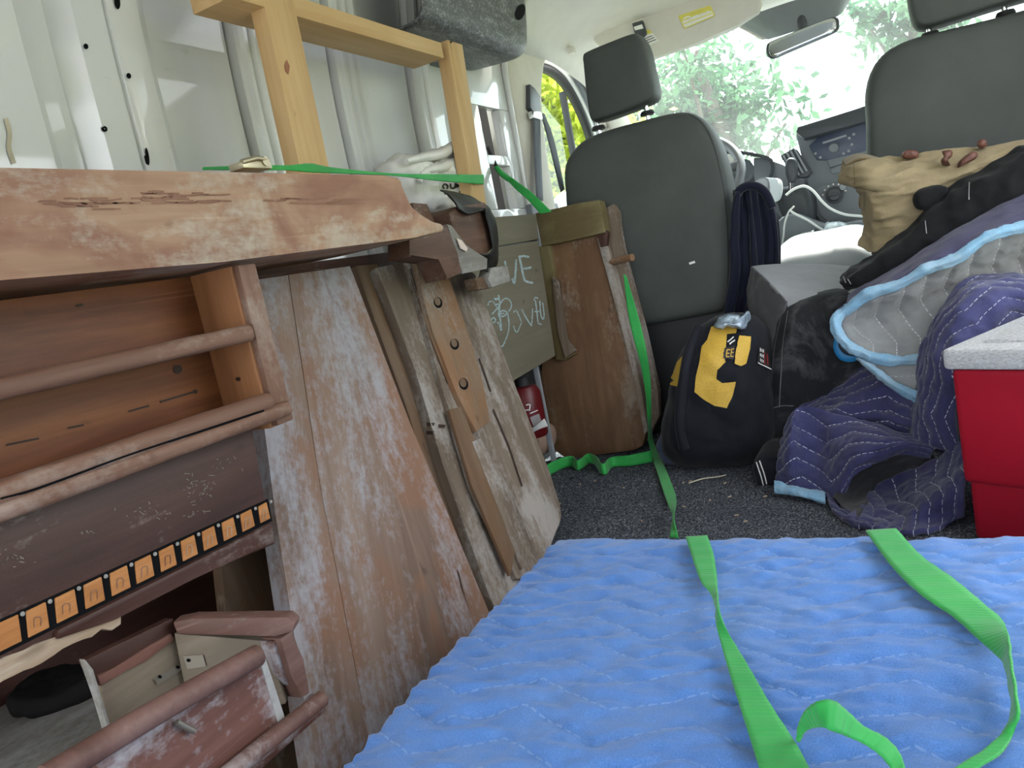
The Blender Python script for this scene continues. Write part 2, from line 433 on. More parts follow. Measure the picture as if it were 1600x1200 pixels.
M_GREYP = plain('grey_dash_plastic', (0.20, 0.215, 0.235), 0.55, spec=0.4, var=0.06, bump=0.12, bs=500)
M_DGREY = plain('dark_dash_plastic', (0.055, 0.060, 0.070), 0.45, spec=0.5, var=0.1, bump=0.1)
M_LGREY = plain('light_grey_plastic', (0.34, 0.36, 0.39), 0.5, spec=0.4, var=0.05)
M_CHROME = plain('bright_steel', (0.75, 0.75, 0.76), 0.18, metal=1.0, var=0.03)
M_WHITEP = plain('white_plastic', (0.82, 0.82, 0.80), 0.4, var=0.03)
M_STRAPB = fabric('grey_belt_webbing', (0.10, 0.11, 0.13), (0.16, 0.17, 0.19), 1500)
def glass_mat(name, tint=(0.93, 0.98, 0.97), refl=0.07):
    N = NT(name); t = N.n('ShaderNodeBsdfTransparent'); t.inputs[0].default_value = (*tint, 1)
    g = N.n('ShaderNodeBsdfGlossy'); g.inputs['Roughness'].default_value = 0.03
    fr = N.n('ShaderNodeFresnel'); fr.inputs[0].default_value = 1.45
    mx = N.n('ShaderNodeMixShader'); N.put(mx.inputs[0], N.math('MULTIPLY', N.math('MULTIPLY', fr.outputs[0], 0.8), N.math('SUBTRACT', 1.0, N.n('ShaderNodeNewGeometry').outputs['Backfacing']))); N.put(mx.inputs[1], t.outputs[0]); N.put(mx.inputs[2], g.outputs[0])
    N.t.links.new(mx.outputs[0], N.out.inputs[0]); return N.m
M_GLASS = glass_mat('window_glass')
def hazy_glass():
    N = NT('hazy_windscreen_glass'); t = N.n('ShaderNodeBsdfTransparent'); t.inputs[0].default_value = (0.92, 0.98, 0.97, 1)
    d = N.n('ShaderNodeBsdfTranslucent'); d.inputs[0].default_value = (0.95, 0.97, 0.97, 1)  # translucent share puts the haze of sun glare into the glass
    g = N.n('ShaderNodeBsdfGlossy'); g.inputs['Roughness'].default_value = 0.05
    k = N.ramp(N.noise(N.coord(rnd=False), 2.2, 4, 0.6), [(0.3, 0.006), (0.7, 0.022)])
    m1 = N.n('ShaderNodeMixShader'); N.put(m1.inputs[0], k); N.put(m1.inputs[1], t.outputs[0]); N.put(m1.inputs[2], d.outputs[0])
    fr = N.n('ShaderNodeFresnel'); fr.inputs[0].default_value = 1.4
    m2 = N.n('ShaderNodeMixShader'); N.put(m2.inputs[0], N.math('MULTIPLY', N.math('MULTIPLY', fr.outputs[0], 0.5), N.math('SUBTRACT', 1.0, N.n('ShaderNodeNewGeometry').outputs['Backfacing']))); N.put(m2.inputs[1], m1.outputs[0]); N.put(m2.inputs[2], g.outputs[0])
    N.t.links.new(m2.outputs[0], N.out.inputs[0]); return N.m
M_WSCREEN = hazy_glass()
def carpet_mat():
    N = NT('charcoal_carpet')
    a = N.noise(N.coord(rnd=False), 210, 3, 0.75); b = N.noise(N.coord(rnd=False), 7, 4, 0.6); f = N.noise(N.coord(rnd=False), 1300, 2, 0.6)
    col = N.ramp(a, [(0.36, (0.012, 0.014, 0.020)), (0.52, (0.085, 0.093, 0.112)), (0.66, (0.30, 0.31, 0.34))])
    col = N.mix(N.ramp(b, [(0.38, 0.0), (0.7, 0.45)]), col, (0.045, 0.050, 0.066))
    col = N.mix(N.ramp(N.noise(N.coord(rnd=False), 160, 2, 0.5), [(0.74, 0.0), (0.78, 0.6)]), col, (0.42, 0.40, 0.36))
    return N.fin(col, 0.98, N.bump(f, 0.5, 0.002), spec=0.1)
M_CARPET = carpet_mat()

def struct(o): return tag(o, kind='structure')
# ------------------------------------------------------------------ floor
struct(box('floor', (-1.12, -1.2, -0.06), (0.70, 2.62, -0.008), M_RUBBER, bevel=0.0))
def grid_sheet(name, x0, x1, y0, y1, z, step, amp, mat, parent=None):
    nx, ny = int((x1 - x0) / step), int((y1 - y0) / step)
    X, Y = np.meshgrid(np.linspace(x0, x1, nx), np.linspace(y0, y1, ny)); G = np.stack([X, Y, np.full_like(X, z)], 2)
    return sheet(name, G, mat, parent, 0.006, lambda u, v, P: amp * (vnoise(P, 260, 1) + 0.8 * vnoise(P, 120, 2)) + 0.004 * vnoise(P, 6, 4), face_cam=False)
cp = grid_sheet('floor_carpet', -1.08, 0.66, 0.95, 2.58, 0.0, 0.0042, 0.0055, M_CARPET); struct(cp)
tag(cp, 'dark charcoal looped carpet covering the cargo floor')
struct(box('floor_mat', (-1.08, -1.15, -0.008), (0.66, 0.95, 0.002), M_CARPET, bevel=0.0))
# ------------------------------------------------------------------ left wall: pressed steel with pillar, recess and ribs
def wall_profile():
    x_ = -1.10; pr = [(-1.15, -1.04), (0.735, -1.04), (0.742, -1.052), (0.756, -1.058), (0.76, -1.066), (0.80, -1.07), (0.812, -1.055), (0.822, -1.036), (0.872, -1.035),
          (0.875, -1.041), (0.879, -1.041), (0.882, -1.034), (0.925, -1.033), (0.940, -1.037), (0.952, -1.06), (0.975, -1.09), (1.01, -1.105), (1.14, -1.108)]
    def rib(a, b, n=3):
        out = [(a - 0.014, -1.108), (a - 0.012, -1.128), (a - 0.006, -1.128), (a - 0.004, -1.092)]
        w = (b - a) / n
        for k in range(n):
            c = a + w * k
            out += [(c + w * 0.12, -1.088), (c + w * 0.35, -1.080), (c + w * 0.65, -1.080), (c + w * 0.88, -1.088), (c + w, -1.095)]
        return out + [(b + 0.008, -1.108)]
    pr += rib(1.205, 1.29) + rib(1.51, 1.60) + rib(1.83, 1.915, 2)
    pr += [(2.02, -1.108), (2.045, -1.09), (2.06, -1.075)]
    return pr
pr = wall_profile()
zs = np.linspace(0.0, 1.46, 26)
def tumble(z): return 0.0 if z < 1.0 else 0.10 * ((z - 1.0) / 0.46) ** 2 * 0.6
G = np.array([[(x + tumble(z), y, z) for (y, x) in pr] for z in zs])
wl = sheet('wall_left', G, M_PAINT, thick=0.004, face_cam=False, smooth=False); auto_smooth(wl.data, 0.35); struct(wl)
bvW = bvh_of(wl)
def disc_on(name, p, rpx, bv, mat, parent, ell=1.0, ang=0.0, off=0.0015):
    pts = [(p[0] + rpx * (math.cos(a) * math.cos(ang) - ell * math.sin(a) * math.sin(ang)), p[1] + rpx * (math.cos(a) * math.sin(ang) + ell * math.sin(a) * math.cos(ang))) for a in np.linspace(0, 2 * math.pi, 18, endpoint=False)]
    return patch(name, pts, mat, parent, bv, off)
for p in [(133, 73), (200, 119), (163, 202)]:
    disc_on('hole_rim', p, 6.5, bvW, M_PAINT, wl, 0.8, 1.2, 0.001); disc_on('hole', p, 4.6, bvW, M_BLACK, wl, 0.8, 1.2, 0.002)
disc_on('slot', (182, 4), 11, bvW, M_BLACK, wl, 0.42, 1.45, 0.002); disc_on('slot', (229, 245), 14, bvW, M_BLACK, wl, 0.2, 1.42, 0.002)
stroke('sealant_run', [[(8, 185), (14, 210), (13, 232), (21, 256)]], 7, plain('yellowed_sealant', (0.52, 0.46, 0.34), 0.6), wl, bvW, 0.002)
struct(box('wall_left_shade_panel', (-1.078, -1.1, 0.0), (-1.064, 2.34, 0.70), M_RUBBER, bevel=0.003))  # added black panel that makes the shaded gaps along the wall read dark
# B post of the body: metal sheet with two openings
post = tag(thing('wall_post', 'white painted steel body post with two rectangular openings', None, (-1.08, 2.15, 0)), kind='structure')
def post_sheet(z0, z1, y0, y1): return box('post_panel', (-1.10, y0, z0), (-1.068, y1, z1), M_PAINT, post, bevel=0.004)
Yp0, Yp1 = 2.055, 2.345
post_sheet(0.0, 0.79, Yp0, Yp1); post_sheet(0.925, 0.955, Yp0 + 0.07, Yp1 - 0.06); post_sheet(1.10, 1.46, Yp0, Yp1)
post_sheet(0.79, 1.10, Yp0, 2.135); post_sheet(0.79, 1.10, 2.275, Yp1)
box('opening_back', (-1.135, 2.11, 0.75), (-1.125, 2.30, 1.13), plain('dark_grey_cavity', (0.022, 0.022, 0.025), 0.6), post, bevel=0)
struct(box('wall_left_outer', (-1.17, 2.0, 0.0), (-1.15, 2.58, 1.46), M_PAINT, bevel=0))
box('opening_flange', (-1.125, 2.215, 0.76), (-1.115, 2.228, 1.12), M_LGREY, post, bevel=0.003)
tube('edge_seal', [(-1.062, Yp1 + 0.004, 0.0), (-1.062, Yp1 + 0.004, 1.1), (-1.05, Yp1 + 0.012, 1.30)], 0.010, M_PAINT, post, 8, 14)
# right side: the sliding door opening is open to the daylight
struct(box('wall_right', (0.655, -1.15, 0.0), (0.70, 0.55, 1.46), M_PAINT, bevel=0.004))
struct(box('wall_right_post', (0.645, 1.95, 0.0), (0.70, 2.60, 1.46), M_BEIGE, bevel=0.01))
struct(box('wall_right_sill', (0.655, 0.55, 1.34), (0.70, 1.95, 1.46), M_PAINT, bevel=0.004))
# roof
struct(box('ceiling', (-1.12, -1.0, 1.46), (0.70, 2.36, 1.49), M_PAINT, bevel=0.004))
for k, y in enumerate((-0.4, 0.2, 0.8, 1.4)):
    b = box('roof_bow', (-1.02, y, 1.42), (0.62, y + 0.06, 1.459), M_PAINT, None, bevel=0.01); struct(b); b.name = 'ceiling_bow' if k == 0 else b.name

# ------------------------------------------------------------------ cab headliner and trim
XL, XR = -1.12, 0.70
def head_row(y, zc, drop):
    out = []
    for t in np.linspace(0, 1, 40):
        x = XL + 0.07 + (XR - XL - 0.14) * t; e = min(t, 1 - t) * (XR - XL - 0.14)
        z = zc - drop * max(0, 1 - e / 0.17) ** 1.8
        out.append((x, y, z))
    return out
G = np.array([head_row(2.34, 1.455, 0.16), head_row(2.5, 1.45, 0.15), head_row(2.7, 1.435, 0.13), head_row(2.85, 1.41, 0.12), head_row(2.98, 1.37, 0.10), head_row(3.06, 1.335, 0.08)])
G = np.stack([crv(G[:, j], 24) for j in range(G.shape[1])], 1)
hl = sheet('ceiling_headliner', G, M_HEADL, thick=-0.02, face_cam=True); struct(hl)
box('clip_socket', onY((893, 79), 2.78) - 0.012, onY((893, 79), 2.78) + 0.012, M_HEADL, hl, bevel=0.004)
# beige post trim behind the driver's door
def trim_row(z, s):
    return [(-1.085, 2.35, z), (-1.055, 2.362, z), (-1.04, 2.40, z), (-1.035, 2.46, z), (-1.04, 2.51 + s, z), (-1.06, 2.54 + s, z), (-1.10, 2.55 + s, z)]
G = loft([trim_row(0.75, 0), trim_row(0.95, 0.01), trim_row(1.15, 0.05), trim_row(1.27, 0.12), trim_row(1.34, 0.2)], 30, 30)
struct(sheet('trim_1', G, M_BEIGE, thick=0.01))
struct(box('trim_2', (-1.11, 2.33, 0.02), (-1.045, 2.56, 0.80), M_GREYP, bevel=0.01))
# driver's door: window opening with a curved top edge, quarter light post, and the door below it
XW = -1.12
arc_px = [(842, 108), (862, 115), (880, 131), (898, 160), (914, 196), (928, 236)]
arc = [onX(p, XW) for p in arc_px]
arc += [np.array([XW, 3.42, 0.86])]
w1 = tag(thing('window_1', 'side window of the driver door with curved dark frame', None, (XW, 2.9, 0.78)), kind='structure')
P = crv(arc, 40)
def band(name, P, d0, d1, mat, parent, x=-1.10, th=0.03):
    T = np.gradient(P, axis=0); T /= np.linalg.norm(T, axis=1, keepdims=True); nrm = np.stack([0 * T[:, 0], -T[:, 2], T[:, 1]], 1)
    if nrm[len(nrm) // 2][2] < 0: nrm = -nrm
    A = P + nrm * d0; B = P + nrm * d1; A[:, 0] = x; B[:, 0] = x
    return sheet(name, np.stack([A, B]), mat, parent, th)
band('window_frame', P, -0.004, 0.022, M_RUBBER, w1, -1.105)
band('frame_cover', P, 0.020, 0.062, M_PAINT, w1, -1.10, 0.04)
band('weather_seal', P, 0.058, 0.085, M_GREYP, w1, -1.085, 0.035)
band('pillar_trim', P, 0.080, 0.30, M_BEIGE, w1, -1.075, 0.05)
qa, qb = onX((889, 150), XW), onX((894, 225), XW)
box('quarter_post', (-1.135, qb[1] - 0.009, 0.74), (-1.11, qb[1] + 0.009, qa[2] + 0.01), M_RUBBER, w1, bevel=0.003)
slab('pane', [(XW - 0.012, y, z) for (_, y, z) in P] + [(XW - 0.012, 3.42, 0.76), (XW - 0.012, 2.45, 0.76), (XW - 0.012, 2.45, 1.30)], (1, 0, 0), 0.004, M_GLASS, w1, bevel=0)
d1 = tag(thing('door_1', 'grey lined driver door with light top ledge', None, (-1.1, 3.0, 0.1)), kind='structure')
box('door_panel', (-1.16, 2.57, 0.05), (-1.06, 3.45, 0.74), M_GREYP, d1, bevel=0.02)
box('door_ledge', (-1.15, 2.57, 0.735), (-1.07, 3.45, 0.765), M_LGREY, d1, bevel=0.01)
# front: windscreen, its posts, cowl
w2 = tag(thing('window_2', 'wide sloping windscreen above the dashboard', None, (-0.2, 3.5, 0.8)), kind='structure')
A = np.array([(-1.02, 3.04, 1.345), (0.60, 3.04, 1.345)]); Bt = np.array([(-1.08, 3.95, 0.80), (0.66, 3.95, 0.80)])
G = np.array([[a + (b - a) * t + np.array([0, 0.10 * math.sin(math.pi * t), 0.0]) for t in np.linspace(0, 1, 20)] for a, b in zip(crv([A[0], Bt[0]], 8), crv([A[1], Bt[1]], 8))])
sheet('pane', G, M_WSCREEN, w2, 0.005)
for s, (a, b) in enumerate(((A[0], Bt[0]), (A[1], Bt[1]))):
    tube('windscreen_post', [a + [0, 0, 0.02], (a + b) / 2, b], 0.05, M_BEIGE, w2, 10, 10)
# right door with window
w3 = tag(thing('window_3', 'side window of the passenger door', None, (0.69, 2.9, 0.78)), kind='structure')
box('pane', (0.695, 2.62, 0.78), (0.70, 3.35, 1.28), M_GLASS, w3, bevel=0)
box('window_frame', (0.675, 2.60, 1.28), (0.71, 3.30, 1.33), M_RUBBER, w3, bevel=0.004)
struct(box('door_2', (0.66, 2.60, 0.05), (0.72, 3.45, 0.78), M_GREYP, bevel=0.02))
struct(box('floor_cab', (-1.12, 2.62, -0.25), (0.70, 3.9, -0.20), M_RUBBER, bevel=0))
struct(box('wall_front', (-1.12, 3.80, -0.25), (0.70, 3.9, 0.74), M_RUBBER, bevel=0))

# ------------------------------------------------------------------ seat belt on the post
sb = thing('seat_belt', 'black and grey seat belt hanging from its guide on the beige post', 'seat belt', onX((838, 310), -1.03))
cz = lambda p: onX(p, -1.02)
slab('guide_cover', [cz(p) for p in [(828, 131), (836, 138), (844, 150), (845, 172), (836, 178), (829, 168)]], (1, 0, 0), 0.02, M_DGREY, sb, bevel=0.003)
box('guide_loop', cz((836, 181)) - [0.01, 0.035, 0.012], cz((836, 181)) + [0.012, 0.035, 0.012], M_CHROME, sb, bevel=0.004)
sheet('lower_webbing', loft([[cz((834, 184)), cz((836, 250)), cz((839, 312))], [cz((844, 184)), cz((846, 250)), cz((849, 314))]], 20, 4), M_STRAPB, sb, 0.003)
sheet('shoulder_webbing', loft([[onX((845, 175), -1.02), onX((856, 215), -0.99), onX((867, 260), -0.96), onX((876, 300), -0.94)], [onX((851, 178), -1.02), onX((864, 212), -0.985), onX((875, 258), -0.955), onX((882, 295), -0.93)]], 24, 4), M_STRAPB, sb, 0.003)

# ------------------------------------------------------------------ black overhead duct box against the left wall
def speckle():
    N = NT('speckled_black_plastic'); a = N.noise(N.coord(scale=(1, 1, 1)), 170, 3, 0.7); b = N.noise(N.coord(scale=(1, 0.25, 1)), 70, 3, 0.6)
    f = N.math('ADD', N.math('MULTIPLY', a, 0.6), N.math('MULTIPLY', b, 0.4))
    return N.fin(N.ramp(f, [(0.36, (0.02, 0.021, 0.024)), (0.52, (0.10, 0.104, 0.112)), (0.66, (0.36, 0.365, 0.37))]), 0.42, N.bump(f, 0.6, 0.003), spec=0.6)
M_SPECK = speckle()
ob = thing('overhead_box', 'speckled black moulded plastic storage box under the roof', 'storage box', (-1.0, 1.9, 1.2))
prof = [(-1.115, 1.205), (-1.0, 1.198), (-0.93, 1.196), (-0.905, 1.205), (-0.893, 1.225), (-0.880, 1.30), (-0.868, 1.40), (-0.86, 1.448), (-1.08, 1.448)]
rows = []
for y, s in ((1.60, 1.0), (1.9, 1.0), (2.08, 1.0), (2.16, 0.97), (2.21, 0.88), (2.245, 0.70), (2.26, 0.4)):
    c = np.array([-1.08, 1.448]); rows.append([(c[0] + (x - c[0]) * s, y, c[1] + (z - c[1]) * (s if s > 0.9 else s * 0.96 + 0.03)) for x, z in prof])
G = loft(rows, 60, 40)
bx_ = sheet('shell', G, M_SPECK, ob, 0.006)
bvB = bvh_of(bx_)
disc_on('round_hole', (812, 19), 13, bvB, M_BLACK, ob, 0.55, -1.25, 0.002)
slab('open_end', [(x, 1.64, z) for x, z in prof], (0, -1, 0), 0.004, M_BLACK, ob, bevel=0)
# ================================================================== seats
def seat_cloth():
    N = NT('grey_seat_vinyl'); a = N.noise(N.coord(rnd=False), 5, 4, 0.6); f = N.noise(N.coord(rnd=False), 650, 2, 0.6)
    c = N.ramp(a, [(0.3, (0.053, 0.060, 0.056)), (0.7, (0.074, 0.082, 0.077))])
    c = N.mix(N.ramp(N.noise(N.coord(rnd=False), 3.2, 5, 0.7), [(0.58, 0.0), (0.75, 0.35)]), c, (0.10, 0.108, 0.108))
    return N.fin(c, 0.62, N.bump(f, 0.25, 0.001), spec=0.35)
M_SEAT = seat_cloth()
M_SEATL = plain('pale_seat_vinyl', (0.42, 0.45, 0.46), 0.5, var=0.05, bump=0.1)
M_SHELL = plain('black_seat_base', (0.012, 0.013, 0.016), 0.6)
def seat(label, outl, hr, posts, y, cat='seat', cushion=None):
    O = [onY(p, y) for p in outl]; c = np.mean(O, axis=0)
    t = thing('front_seat', label, cat, (c[0], y + 0.1, 0))
    bk = inflate('backrest', O, (0, 1, 0), [(0.55, -0.004), (0.82, 0.0), (0.94, 0.006), (0.985, 0.022), (1.0, 0.05), (0.995, 0.10), (0.96, 0.135), (0.85, 0.15)], M_SEAT, t, 96)
    H = [onY(p, y + 0.03) for p in hr]
    inflate('headrest', H, (0, 1, 0), [(0.7, -0.004), (0.90, 0.0), (0.97, 0.008), (1.0, 0.03), (1.0, 0.07), (0.95, 0.10), (0.8, 0.115)], M_SEAT, t, 96)
    for a, b in posts:
        A, B = onY(a, y + 0.075), onY(b, y + 0.075)
        p = tube('headrest_post', [A + (A - B) * 0.5, B - [0, 0, 0.02]], 0.0065, M_CHROME, t, 10)
        lathe('post_collar', [(0.020, 0), (0.022, 0.004), (0.018, 0.012), (0.010, 0.013)], M_RUBBER, p, B - [0, 0, 0.008])
    lo, hi = np.min(O, axis=0), np.max(O, axis=0)
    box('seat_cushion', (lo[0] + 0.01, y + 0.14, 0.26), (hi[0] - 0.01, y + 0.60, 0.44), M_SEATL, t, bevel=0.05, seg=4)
    box('base', (lo[0] + 0.03, y + 0.06, -0.005), (hi[0] - 0.03, y + 0.56, 0.27), M_SHELL, t, bevel=0.02)
    return t, bk, (lo, hi)
drv, drv_b, dlh = seat('dark grey driver seat with block headrest, behind the steering wheel',
    [(878, 300), (877, 262), (886, 240), (906, 218), (940, 203), (1000, 186), (1045, 175), (1072, 174), (1095, 186), (1114, 210), (1130, 250), (1142, 305), (1147, 360), (1147, 430), (1140, 480), (1130, 489), (1060, 503), (985, 515), (940, 518), (905, 500), (888, 420)],
    [(909, 100), (908, 88), (913, 80), (950, 64), (985, 51), (996, 53), (1006, 70), (1016, 110), (1022, 140), (1020, 152), (1008, 161), (965, 178), (930, 189), (920, 185), (914, 150)],
    [((932, 184), (935, 199)), ((1008, 160), (1011, 176))], 2.27)
bvD = bvh_of(drv_b)
stroke('side_seam', [[(1072, 176), (1096, 192), (1112, 220), (1124, 262), (1134, 320), (1138, 400), (1136, 480)]], 2.0, M_SHELL, drv, bvD, 0.001)
stroke('paint_fleck', [[(1077, 412), (1086, 409)]], 3.5, M_WHITEP, drv, bvD, 0.001)
sl = dlh[0][0]
box('lower_back', (dlh[0][0] + 0.03, 2.30, 0.02), (dlh[1][0] + 0.02, 2.36, 0.37), M_SHELL, drv, bevel=0.02)
psg, psg_b, plh = seat('dark grey passenger seat half hidden behind the pile of blankets',
    [(1352, 200), (1350, 150), (1358, 112), (1378, 82), (1415, 60), (1475, 43), (1560, 22), (1680, -10), (1740, -12), (1775, 30), (1790, 120), (1795, 230), (1790, 330), (1770, 400), (1600, 420), (1420, 440), (1370, 430), (1354, 330)],
    [(1422, 20), (1416, -20), (1414, -60), (1425, -80), (1500, -105), (1590, -130), (1605, -118), (1622, -60), (1630, -20), (1620, -10), (1560, 8), (1470, 36), (1440, 42), (1428, 36)],
    [((1450, 36), (1453, 53)), ((1568, 4), (1571, 20))], 2.27)
# middle seat cushion beside the passenger seat
mid = thing('jump_seat', 'sunlit pale seat cushion between the two front seats', 'seat', (-0.15, 2.7, 0.0))
G = loft([[(-0.335 + 0.02 * k * k, y, z) for k, (y, z) in ((1.0, (2.43, 0.36)), (0.2, (2.45, 0.45)), (0.0, (2.6, 0.475)), (0.2, (2.76, 0.487)), (0.6, (2.80, 0.455)), (1.0, (2.81, 0.33)))]] + [[(x, y, z) for y, z in ((2.42, 0.35), (2.44, 0.455), (2.6, 0.49), (2.78, 0.50), (2.83, 0.465), (2.84, 0.33))] for x in (-0.30, -0.21, -0.13)] + [[(-0.09, y, z) for y, z in ((2.43, 0.35), (2.45, 0.44), (2.6, 0.465), (2.77, 0.475), (2.81, 0.45), (2.82, 0.33))]], 40, 40)
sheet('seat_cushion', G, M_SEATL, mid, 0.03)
box('base', (-0.31, 2.47, -0.2), (-0.10, 2.78, 0.36), M_SHELL, mid, bevel=0.02)

# ================================================================== dashboard
db = thing('dashboard', 'grey plastic dashboard with radio, knobs and air vent', 'dashboard', (-0.2, 3.3, 0.2))
rows = [[(x, 3.14, 0.20), (x, 3.12, 0.50), (x, 3.08, 0.66), (x, 3.10, 0.755), (x, 3.20, 0.785), (x, 3.55, 0.80), (x, 3.92, 0.78)] for x in np.linspace(-1.08, 0.65, 6)]
sheet('dash_body', loft(rows, 40, 30), M_GREYP, db, 0.02)
pd = planeY(3.04, 0.10, 0.8)
stk = pslab('centre_stack', [(1243, 210), (1250, 198), (1300, 183), (1400, 152), (1420, 200), (1415, 345), (1290, 352), (1268, 330), (1262, 280), (1250, 236)], pd, 0.10, M_GREYP, db, bevel=0.008)
pslab('screen_hood', [(1243, 207), (1246, 198), (1350, 166), (1420, 146), (1424, 168), (1350, 190), (1256, 217)], planeY(2.985, 0.1, 0.8), 0.10, M_DGREY, db, bevel=0.008)
fc = pslab('radio_fascia', [(1264, 228), (1278, 214), (1344, 194), (1410, 176), (1408, 218), (1345, 238), (1300, 250), (1276, 250)], planeY(3.03, 0.1, 0.8), 0.012, plain('blue_black_fascia', (0.05, 0.065, 0.11), 0.35), db, bevel=0.003)
pslab('disc_slot', [(1285, 222), (1322, 210), (1323, 213), (1286, 225)], planeY(3.028, 0.1, 0.8), 0.004, M_LGREY, fc, bevel=0)
kn = onP((1303, 232), *planeY(3.03, 0.1, 0.8)); lathe('radio_knob', [(0.017, 0), (0.017, 0.012), (0.014, 0.018), (0.004, 0.018)], M_GREYP, db, kn, (0, -1, 0.1))
for p in [(1274, 240), (1282, 246), (1327, 216), (1331, 226), (1326, 236), (1334, 210), (1318, 240)]:
    q = onP(p, *planeY(3.029, 0.1, 0.8)); lathe('button', [(0.005, 0), (0.005, 0.003), (0.002, 0.004)], M_LGREY, fc, q, (0, -1, 0.1), 10)
for k in (0, 1):
    pslab('button_bar', [(1292 + 4 * k, 250 + 14 * k), (1318 + 2 * k, 242 + 13 * k), (1360, 232 + 13 * k), (1358, 242 + 13 * k), (1318, 255 + 12 * k), (1297 + 4 * k, 262 + 10 * k)], planeY(3.03, 0.1, 0.8), 0.014, M_GREYP, db, bevel=0.003)
pslab('climate_panel', [(1272, 300), (1282, 290), (1340, 276), (1410, 262), (1410, 330), (1345, 345), (1295, 348), (1280, 335)], planeY(3.028, 0.1, 0.8), 0.02, M_GREYP, db, bevel=0.006)
kn = onP((1304, 305), *planeY(3.02, 0.1, 0.8)); k1 = lathe('climate_knob', [(0.030, 0), (0.030, 0.006), (0.022, 0.008), (0.021, 0.022), (0.018, 0.025), (0.004, 0.025)], M_DGREY, db, kn, (0, -1, 0.1))
kk = kn + np.array([0, -0.027, 0.002]); box('knob_grip', kk - [0.019, 0.006, 0.004], kk + [0.019, 0.004, 0.004], M_DGREY, k1, bevel=0.002)
for a in np.linspace(0.2, 2.9, 7):
    q = kn + np.array([0.038 * math.cos(a), -0.001, 0.038 * math.sin(a)]); lathe('tick_mark', [(0.003, 0), (0.003, 0.002)], M_WHITEP, k1, q, (0, -1, 0.1), 8)
kn = onP((1317, 293), *planeY(3.02, 0.1, 0.8)); lathe('small_knob', [(0.010, 0), (0.010, 0.01), (0.004, 0.012)], M_LGREY, db, kn, (0, -1, 0.1), 14)
# left air vent beside the stack
vp = planeY(3.0, 0.15, 0.75)
vt = pslab('air_vent', [(1219, 243), (1240, 231), (1246, 234), (1268, 268), (1262, 276), (1240, 278)], vp, 0.03, M_DGREY, db, bevel=0.004)
for k in range(4):
    a = (1222 + 6 * k, 243 - 3.2 * k); pslab('vent_slat', [a, (a[0] + 2.5, a[1] - 1.2), (a[0] + 22, a[1] + 33), (a[0] + 19, a[1] + 34)], planeY(2.99, 0.15, 0.75), 0.01, M_LGREY, vt, bevel=0.001)
pslab('side_pod', [(1176, 246), (1205, 246), (1222, 262), (1258, 282), (1258, 352), (1230, 352), (1206, 318), (1180, 300)], planeY(3.05, 0.12, 0.7), 0.08, M_LGREY, db, bevel=0.01)
# gear lever on its console
gl = thing('gear_lever', 'grey automatic gear lever standing out of the dash console', 'gear lever', onY((1226, 300), 2.92))
inflate('grip', [onY(p, 2.9) for p in [(1226, 258), (1230, 248), (1238, 246), (1245, 252), (1246, 268), (1242, 284), (1234, 286), (1228, 276)]], (0, 1, 0), [(0.6, -0.006), (0.9, 0.0), (1.0, 0.015), (0.9, 0.03)], M_DGREY, gl, 40)
tube('shaft', [onY((1237, 282), 2.915), onY((1238, 300), 2.95), onY((1240, 318), 3.0)], 0.012, M_CHROME, gl, 10, 8)
inflate('boot', [onY(p, 2.95) for p in [(1212, 300), (1236, 290), (1262, 292), (1272, 320), (1270, 350), (1240, 358), (1222, 340)]], (0, 1, 0), [(0.6, -0.01), (0.9, 0.0), (1.0, 0.03), (1.0, 0.12)], M_DGREY, gl, 40)
cs = thing('centre_console', 'low grey plastic console with cup holders between the seats', 'console', onY((1240, 420), 2.85) * [1, 1, 0])
inflate('bin', [onY(p, 2.82) for p in [(1206, 372), (1216, 345), (1240, 335), (1290, 352), (1352, 345), (1356, 362), (1290, 372), (1248, 392), (1246, 470), (1216, 470), (1210, 420)]], (0, 1, 0), [(0.9, -0.004), (0.98, 0.0), (1.0, 0.02), (1.0, 0.16)], M_GREYP, cs, 70)
q = onY((1262, 365), 2.83); lathe('cup_holder', [(0.030, 0), (0.030, 0.012), (0.026, 0.014), (0.024, 0.006), (0.002, 0.006)], M_CHROME, cs, q + [0, 0.0, 0.0], (0, -0.3, 1))
q = onY((1281, 361), 2.83); lathe('cup_holder', [(0.022, 0), (0.022, 0.012), (0.018, 0.014), (0.016, 0.006), (0.002, 0.006)], M_DGREY, cs, q, (0, -0.3, 1))
cab = tag(tube('charging_cable', [onY(p, 2.80) for p in [(1228, 305), (1240, 296), (1256, 291), (1270, 298), (1284, 314), (1298, 326), (1320, 335), (1348, 338)]], 0.0042, M_WHITEP, None, 8, 60), 'white charging cable looping up across the climate panel', 'cable')
cab2 = tag(tube('charging_cable', [onY(p, 2.79) for p in [(1233, 328), (1242, 334), (1262, 344), (1280, 356), (1292, 362)]], 0.004, M_WHITEP, None, 8, 40), 'short white cable slanting down to the clear plastic wrapper', 'cable')
cb3 = tag(tube('charging_cable', [onY(p, 2.79) for p in [(1241, 322), (1232, 332), (1226, 350), (1224, 370), (1221, 388)]], 0.003, M_WHITEP, None, 8, 40), 'thin white cable hanging down beside the navy jacket', 'cable')
def crumple(name, outl, y, mat, parent=None, depth=0.05, amp=0.012, sc=30, n=60, tilt=(0, 1, 0)):
    return inflate(name, [onY(p, y) for p in outl], tilt, [(0.4, -depth * 0.5), (0.75, -depth * 0.35), (0.95, 0.0), (1.0, depth * 0.4), (0.9, depth * 0.8), (0.6, depth)], mat, parent, n, disp=lambda V: amp * fbm(V, sc, 5))
M_CLEAR = plain('clear_plastic_wrap', (0.72, 0.80, 0.86), 0.15, spec=0.8, var=0.2, scale=60)
